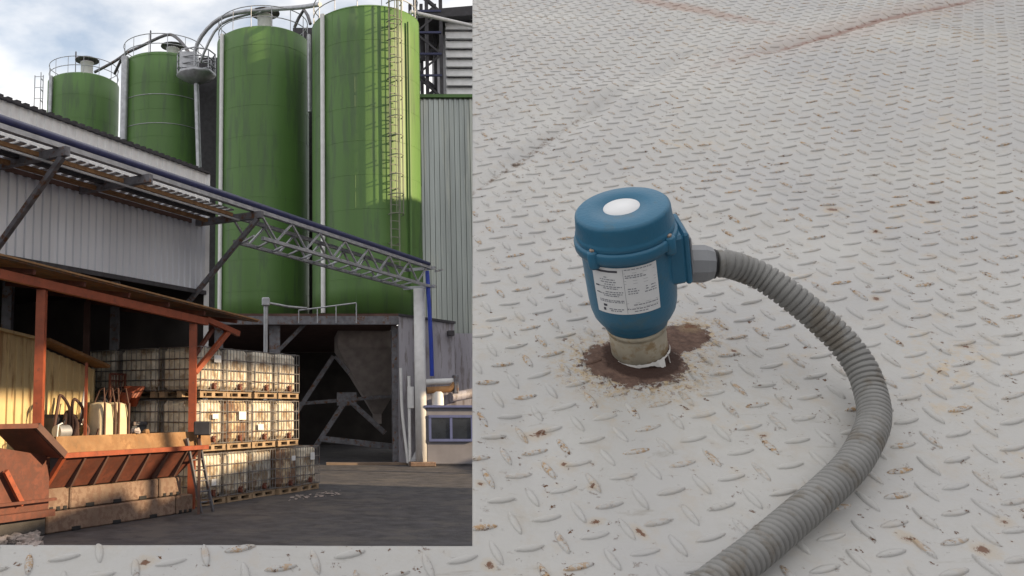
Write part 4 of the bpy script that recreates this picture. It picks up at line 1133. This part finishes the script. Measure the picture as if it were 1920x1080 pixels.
# ---- machinery and bags behind the trough
def place(px, py_bottom, d): q = tb + u * s_at(px, 0, tb - nf * d) - nf * d; return Vector((q.x, q.y, 0))
def zz(py, q): return zpx(py, q)
for px, wpx, lab_, d in ((192, 20, 'left cream bulk bag behind the trough, crossed by dark straps', 2.0), (218, 22, 'right cream bulk bag behind the trough, below the orange funnel', 2.1)):
    q = place(px, 800, d); h = zz(752, q)
    b_ = thing('bulk_bag', lab_, 'bag', tuple(q), RZ, 'cream bulk bags')
    bm_ = MB(); ns = 26
    rings = [(0.0, .19), (.03, .225), (.2, .24), (h*.42, .225), (h*.62, .24), (h*.84, .24), (h*.93, .225), (h*.97, .19), (h*.985, .12), (h*.99, .001)]
    for z_, w_ in rings:
        for q_ in range(ns):
            a_ = 2*math.pi*q_/ns; m_ = 1 / max(abs(math.cos(a_)), abs(math.sin(a_))) ** .75
            v = Vector((math.cos(a_)*w_*m_, math.sin(a_)*w_*m_, z_)); nn_ = noise.noise(v * 7 + q) * .045
            bm_.v.append(v + Vector((nn_, noise.noise(v * 6) * .03, noise.noise(v * 5 + q) * .02)))
    for k_r in range(len(rings) - 1):
        for q_ in range(ns):
            bm_.f.append((k_r*ns+q_, k_r*ns+(q_+1)%ns, (k_r+1)*ns+(q_+1)%ns, (k_r+1)*ns+q_)); bm_.sm.append(True)
    bm_.build('sack', M['bag'], b_)
    sp_ = MB(); D_ = .275
    for sx_ in (-.17, .17):
        sp_.beam((sx_, -D_, .05), (sx_, -D_, h*.98), .04); sp_.tube([(sx_, -D_, h*.95), (sx_*.8, -.2, h*1.12), (sx_*.7, -.05, h*1.1), (sx_*.8, .1, h*.97)], .018, 5)
    sp_.beam((-.25, -D_-.01, h*.35), (.25, -D_-.01, h*.7), .03); sp_.beam((-D_, -.2, h*.35), (-D_, .2, h*.75), .03); sp_.beam((-D_, .2, h*.35), (-D_, -.2, h*.75), .03)
    sp_.beam((-.27, -D_, h*.3), (.27, -D_, h*.3), .03); sp_.build('strap', M['rust'], b_)
q = place(222, 800, 2.5); mz = zz(735, q)
mx_ = thing('mixing_machine', 'dark mixing machine with orange funnel and red wire guard', 'machine', tuple(q), RZ)
MB().lathe([(.10, mz - .35), (.34, mz + .12), (.36, mz + .14), (.12, mz - .3)], 4, (.35, -.2, 0)).build('funnel', M['orange'], mx_)
MB().lathe([(.10, mz - .32), (.26, mz - .02), (.1, mz - .3)], 4, (-.08, -.3, 0)).build('funnel', M['orange'], mx_)
gd = MB(); gx0, gx1, gz0, gz1 = -.38, .14, mz - .35, zz(702, q)
for k in range(6): gd.beam((gx0 + (gx1-gx0)*k/5, -.1, gz0), (gx0 + (gx1-gx0)*k/5, -.1, gz1), .02)
for k in range(6): gd.beam((gx0, -.1, gz0 + (gz1-gz0)*k/5), (gx1, -.1, gz0 + (gz1-gz0)*k/5), .02)
for x in (gx0, gx1): gd.beam((x, -.1, 0), (x, -.1, gz1), .05)
gd.beam((gx0, -.1, gz1), (gx1, -.1, gz1), .05); gd.build('wire_guard', M['rustred'], mx_)
MB().beam((-.55, -.15, .2), (.1, -.18, mz + .05), .05).build('strut', M['dark'], mx_); MB().beam((.3, -.15, .2), (-.3, -.18, mz - .1), .05).build('strut', M['rust'], mx_)
MB().tube([(-.6, .1, mz - .5), (-.05, .1, mz - .1)], .22, 14).build('drum', M['dark'], mx_)
MB().bbox((-.1, .2, .6), (.9, .6, 1.2), .05).build('chassis', M['dark'], mx_)
q = place(128, 800, 2.2); ez = zz(742, q)
random.seed(21)
en = thing('winch_machine', 'dark machine with curved brown arms and silver motor beside the red post', 'machine', tuple(q), RZ)
MB().bbox((0, .2, ez * .42), (.75, .5, ez * .84), .08).build('chassis', M['dark'], en)
for k, x in enumerate((-.33, -.1, .1, .27)):
    ez_ = ez * (1, .86, .97, .78)[k]; lo_ = (.7, .5, .6, .4)[k]
    MB().tube(catmull([Vector(p_) for p_ in ((x - .14 + .1*k, -.1, ez_ * lo_), (x - .1, -.16, ez_ * .9), (x + .04, -.1, ez_), (x + .2, -.2, ez_ * .9), (x + .27 - .08*k, -.15, ez_ * .75))], .03), .035 + .01 * (k % 2), 8).build('arm', M['rust'], en)
for k in range(5):
    x0_ = random.uniform(-.4, .35); z0_ = ez * random.uniform(.45, .7)
    MB().tube([(x0_, -.12, z0_), (x0_ + random.uniform(-.15, .15), -.2, z0_ + .15), (x0_ + random.uniform(-.3, .3), -.16, z0_ + random.uniform(.2, .4))], .025, 6).build('cable_loop', M[random.choice(['dark', 'rust', 'ochre'])], en)
MB().lathe([(0, -.05), (.2, -.05), (.2, -.03), (.07, -.03), (.07, .03), (.2, .03), (.2, .05), (0, .05)], 18, mat4=Matrix.Translation((.12, -.2, ez * .5)) @ Matrix.Rotation(R(80), 4, 'X')).build('reel', M['rust'], en)
MB().bbox((-.25, -.12, ez * .62), (.22, .2, .3), .02).build('gear_box', M['galvd'], en)
MB().tube([(.34, -.1, ez * .75), (.4, -.1, ez * .95), (.47, -.1, ez * 1.08)], .04, 8).build('lever', M['white'], en)
q2 = place(118, 800, 1.6); z2 = zz(795, q2)
mo = thing('electric_motor', 'small silver motor with wire bail standing behind the trough edge', 'motor', tuple(q2), RZ)
MB().tube([(-.12, 0, z2 - .16), (.2, 0, z2 - .16)], .14, 16).build('casing', M['galv'], mo)
MB().tube([(-.2, -.1, z2 - .3), (-.17, -.1, z2 - .02), (-.06, -.1, z2 + .02)], .018, 6).build('bail', M['white'], mo)
MB().bbox((0, 0, (z2 - .3) / 2), (.5, .4, z2 - .3), .02).build('plinth', M['ochre'], mo)
for px, lab_ in ((163, 'thin red brown stake standing between the machine and the bags'),):
    q = place(px, 800, 1.9); tag(MB().beam((q.x, q.y, 0), (q.x, q.y, zz(680, q)), .06).build('thin_post', M['orange']), lab_, 'post')
q = place(300, 800, 2.2); hb_ = zz(790, q)
sk = thing('steel_skip', 'long dark grey steel bin in the shade behind the trough', 'bin', tuple(q), RZ)
MB().bbox((0, .2, hb_ / 2), (2.0, .5, hb_), .04).build('body', mat('grey_bin', (0.10, 0.105, 0.12), 0.6), sk)
MB().box((0, -.06, hb_ - .04), (2.06, .05, .08)).build('lip', M['galvd'], sk)
# small clutter on the trough edge
random.seed(3)
for px, py, s_, lab_ in ((243, 820, .10, 'crumpled pale scrap lying on the trough board, left of its pair'), (262, 823, .08, 'small brown scrap lying on the trough board, right of its pair')):
    s = s_at(px, -.0, tb); c = tl(s, -.2, zt_ + .36 + s_ * .5)
    m_ = MB().lathe([(0, -s_*.6), (s_*.8, -s_*.5), (s_, 0), (s_*.6, s_*.5), (0, s_*.6)], 9, c)
    m_.v = [v + Vector((noise.noise(v * 13), noise.noise(v * 11 + Vector((3, 3, 3))), noise.noise(v * 12))) * s_ * .5 for v in m_.v]
    m_.sm = [False] * len(m_.sm); tag(m_.build('scrap', M['rubble' if px < 250 else 'ochre']), lab_, 'scrap')
# rubble at bottom left
rbm = MB()
for k in range(150):
    px, py = random.uniform(-40, 78), random.uniform(985, 1030)
    if py < 985 + max(0, px - 30) * .6: continue
    q = G(px, py); s_ = random.uniform(.03, .13)
    nn = len(rbm.v)
    t_ = MB().lathe([(0, -s_*.6), (s_*.8, -s_*.4), (s_, 0.05), (s_*.6, s_*.5), (0, s_*.6)], 6, (q.x, q.y, s_ * .4))
    ro = Matrix.Rotation(random.uniform(0, 3), 3, 'Z') @ Matrix.Rotation(random.uniform(-.4, .4), 3, 'X')
    c = Vector((q.x, q.y, s_ * .4)); rbm.add([c + ro @ (v - c) + Vector((noise.noise(v * 17), noise.noise(v * 15), noise.noise(v * 19))) * s_ * .5 for v in t_.v], t_.f, False)
tag(rbm.build('rubble_heap', M['rubble']), 'heap of pale broken stones on the yard at the lower left', 'rubble', kind='stuff')
# pale litter strip beside the last tank
lt_ = MB()
for k in range(70):
    px = random.uniform(540, 640); py = 936 - (px - 540) * .12 + random.uniform(-4, 5); q = G(px, py); s_ = random.uniform(.015, .06)
    lt_.box((q.x, q.y, .02 + s_ * .1), (s_ * 1.6, s_, s_ * .3), Matrix.Rotation(random.uniform(0, 3), 3, 'Z'))
tag(lt_.build('litter', M['rubble']), 'pale crumbs and film scattered on the yard by the last tank', 'litter', kind='stuff')

# ================================================================== unseen blocks added to the right, shaped to keep sun off plate and yard
tall = thing('shade_block', 'tall plain block added out of view, keeping the sun off the tread plate', 'building', (32, -12, 0))  # added to block the sun from the plate
MB().span((30, -43, 0), (34, -.8, 24)).build('wall', M['annex'], tall, True)
low = thing('shade_block', 'mid height plain block added out of view to shade the yard and bottom tanks', 'building', (32, 10, 0))  # unseen steps whose heights shade the ground and bottom tanks
MB().span((30, -.7, 0), (34, 7.7, 12.15)).build('wall', M['annex'], low, True)
MB().span((30, 7.75, 0), (34, 17.1, 11.6)).build('wall', M['annex'], low, True)
low2 = thing('shade_block', 'low plain block added out of view as lower edge of the sunlit band', 'building', (32, 34, 0))  # unseen low step, sun passes over it to pole and far ground
MB().span((30, 17.2, 0), (34, 48, 8.2)).build('wall', M['annex'], low2, True)
gal = thing('shade_slab', 'sloping boxed gallery on legs, hidden behind the tread plate', 'occluder', (32, 20, 0))  # unseen slab shaped to shade the hall and lower part of the silo
gm_ = MB(); vs = []
for y, zb2, zt2 in ((-.7, 17.4, 24.0), (47.7, 9.0, 18.0)):
    for x in (30.5, 33.5): vs += [(x, y, zb2), (x, y, zt2)]
gm_.add(vs, [(0, 1, 3, 2), (4, 6, 7, 5), (0, 4, 5, 1), (2, 3, 7, 6), (1, 5, 7, 3), (0, 2, 6, 4)]); gm_.build('casing', M['annex'], gal, True)
for y in (8, 24, 40): MB().beam((32, y, 8), (32, y, 17.3 - (y + .7) * .174), .3).build('leg', M['galvd'], gal, True)

back = thing('shade_block', 'tall block at the far right, added out of view to shade the left silos', 'building', (37, 55, 0))  # added out of view to keep sun off the left silos
MB().span((34.2, 30.5, 0), (40, 75, 48)).build('wall', M['annex'], back, True)
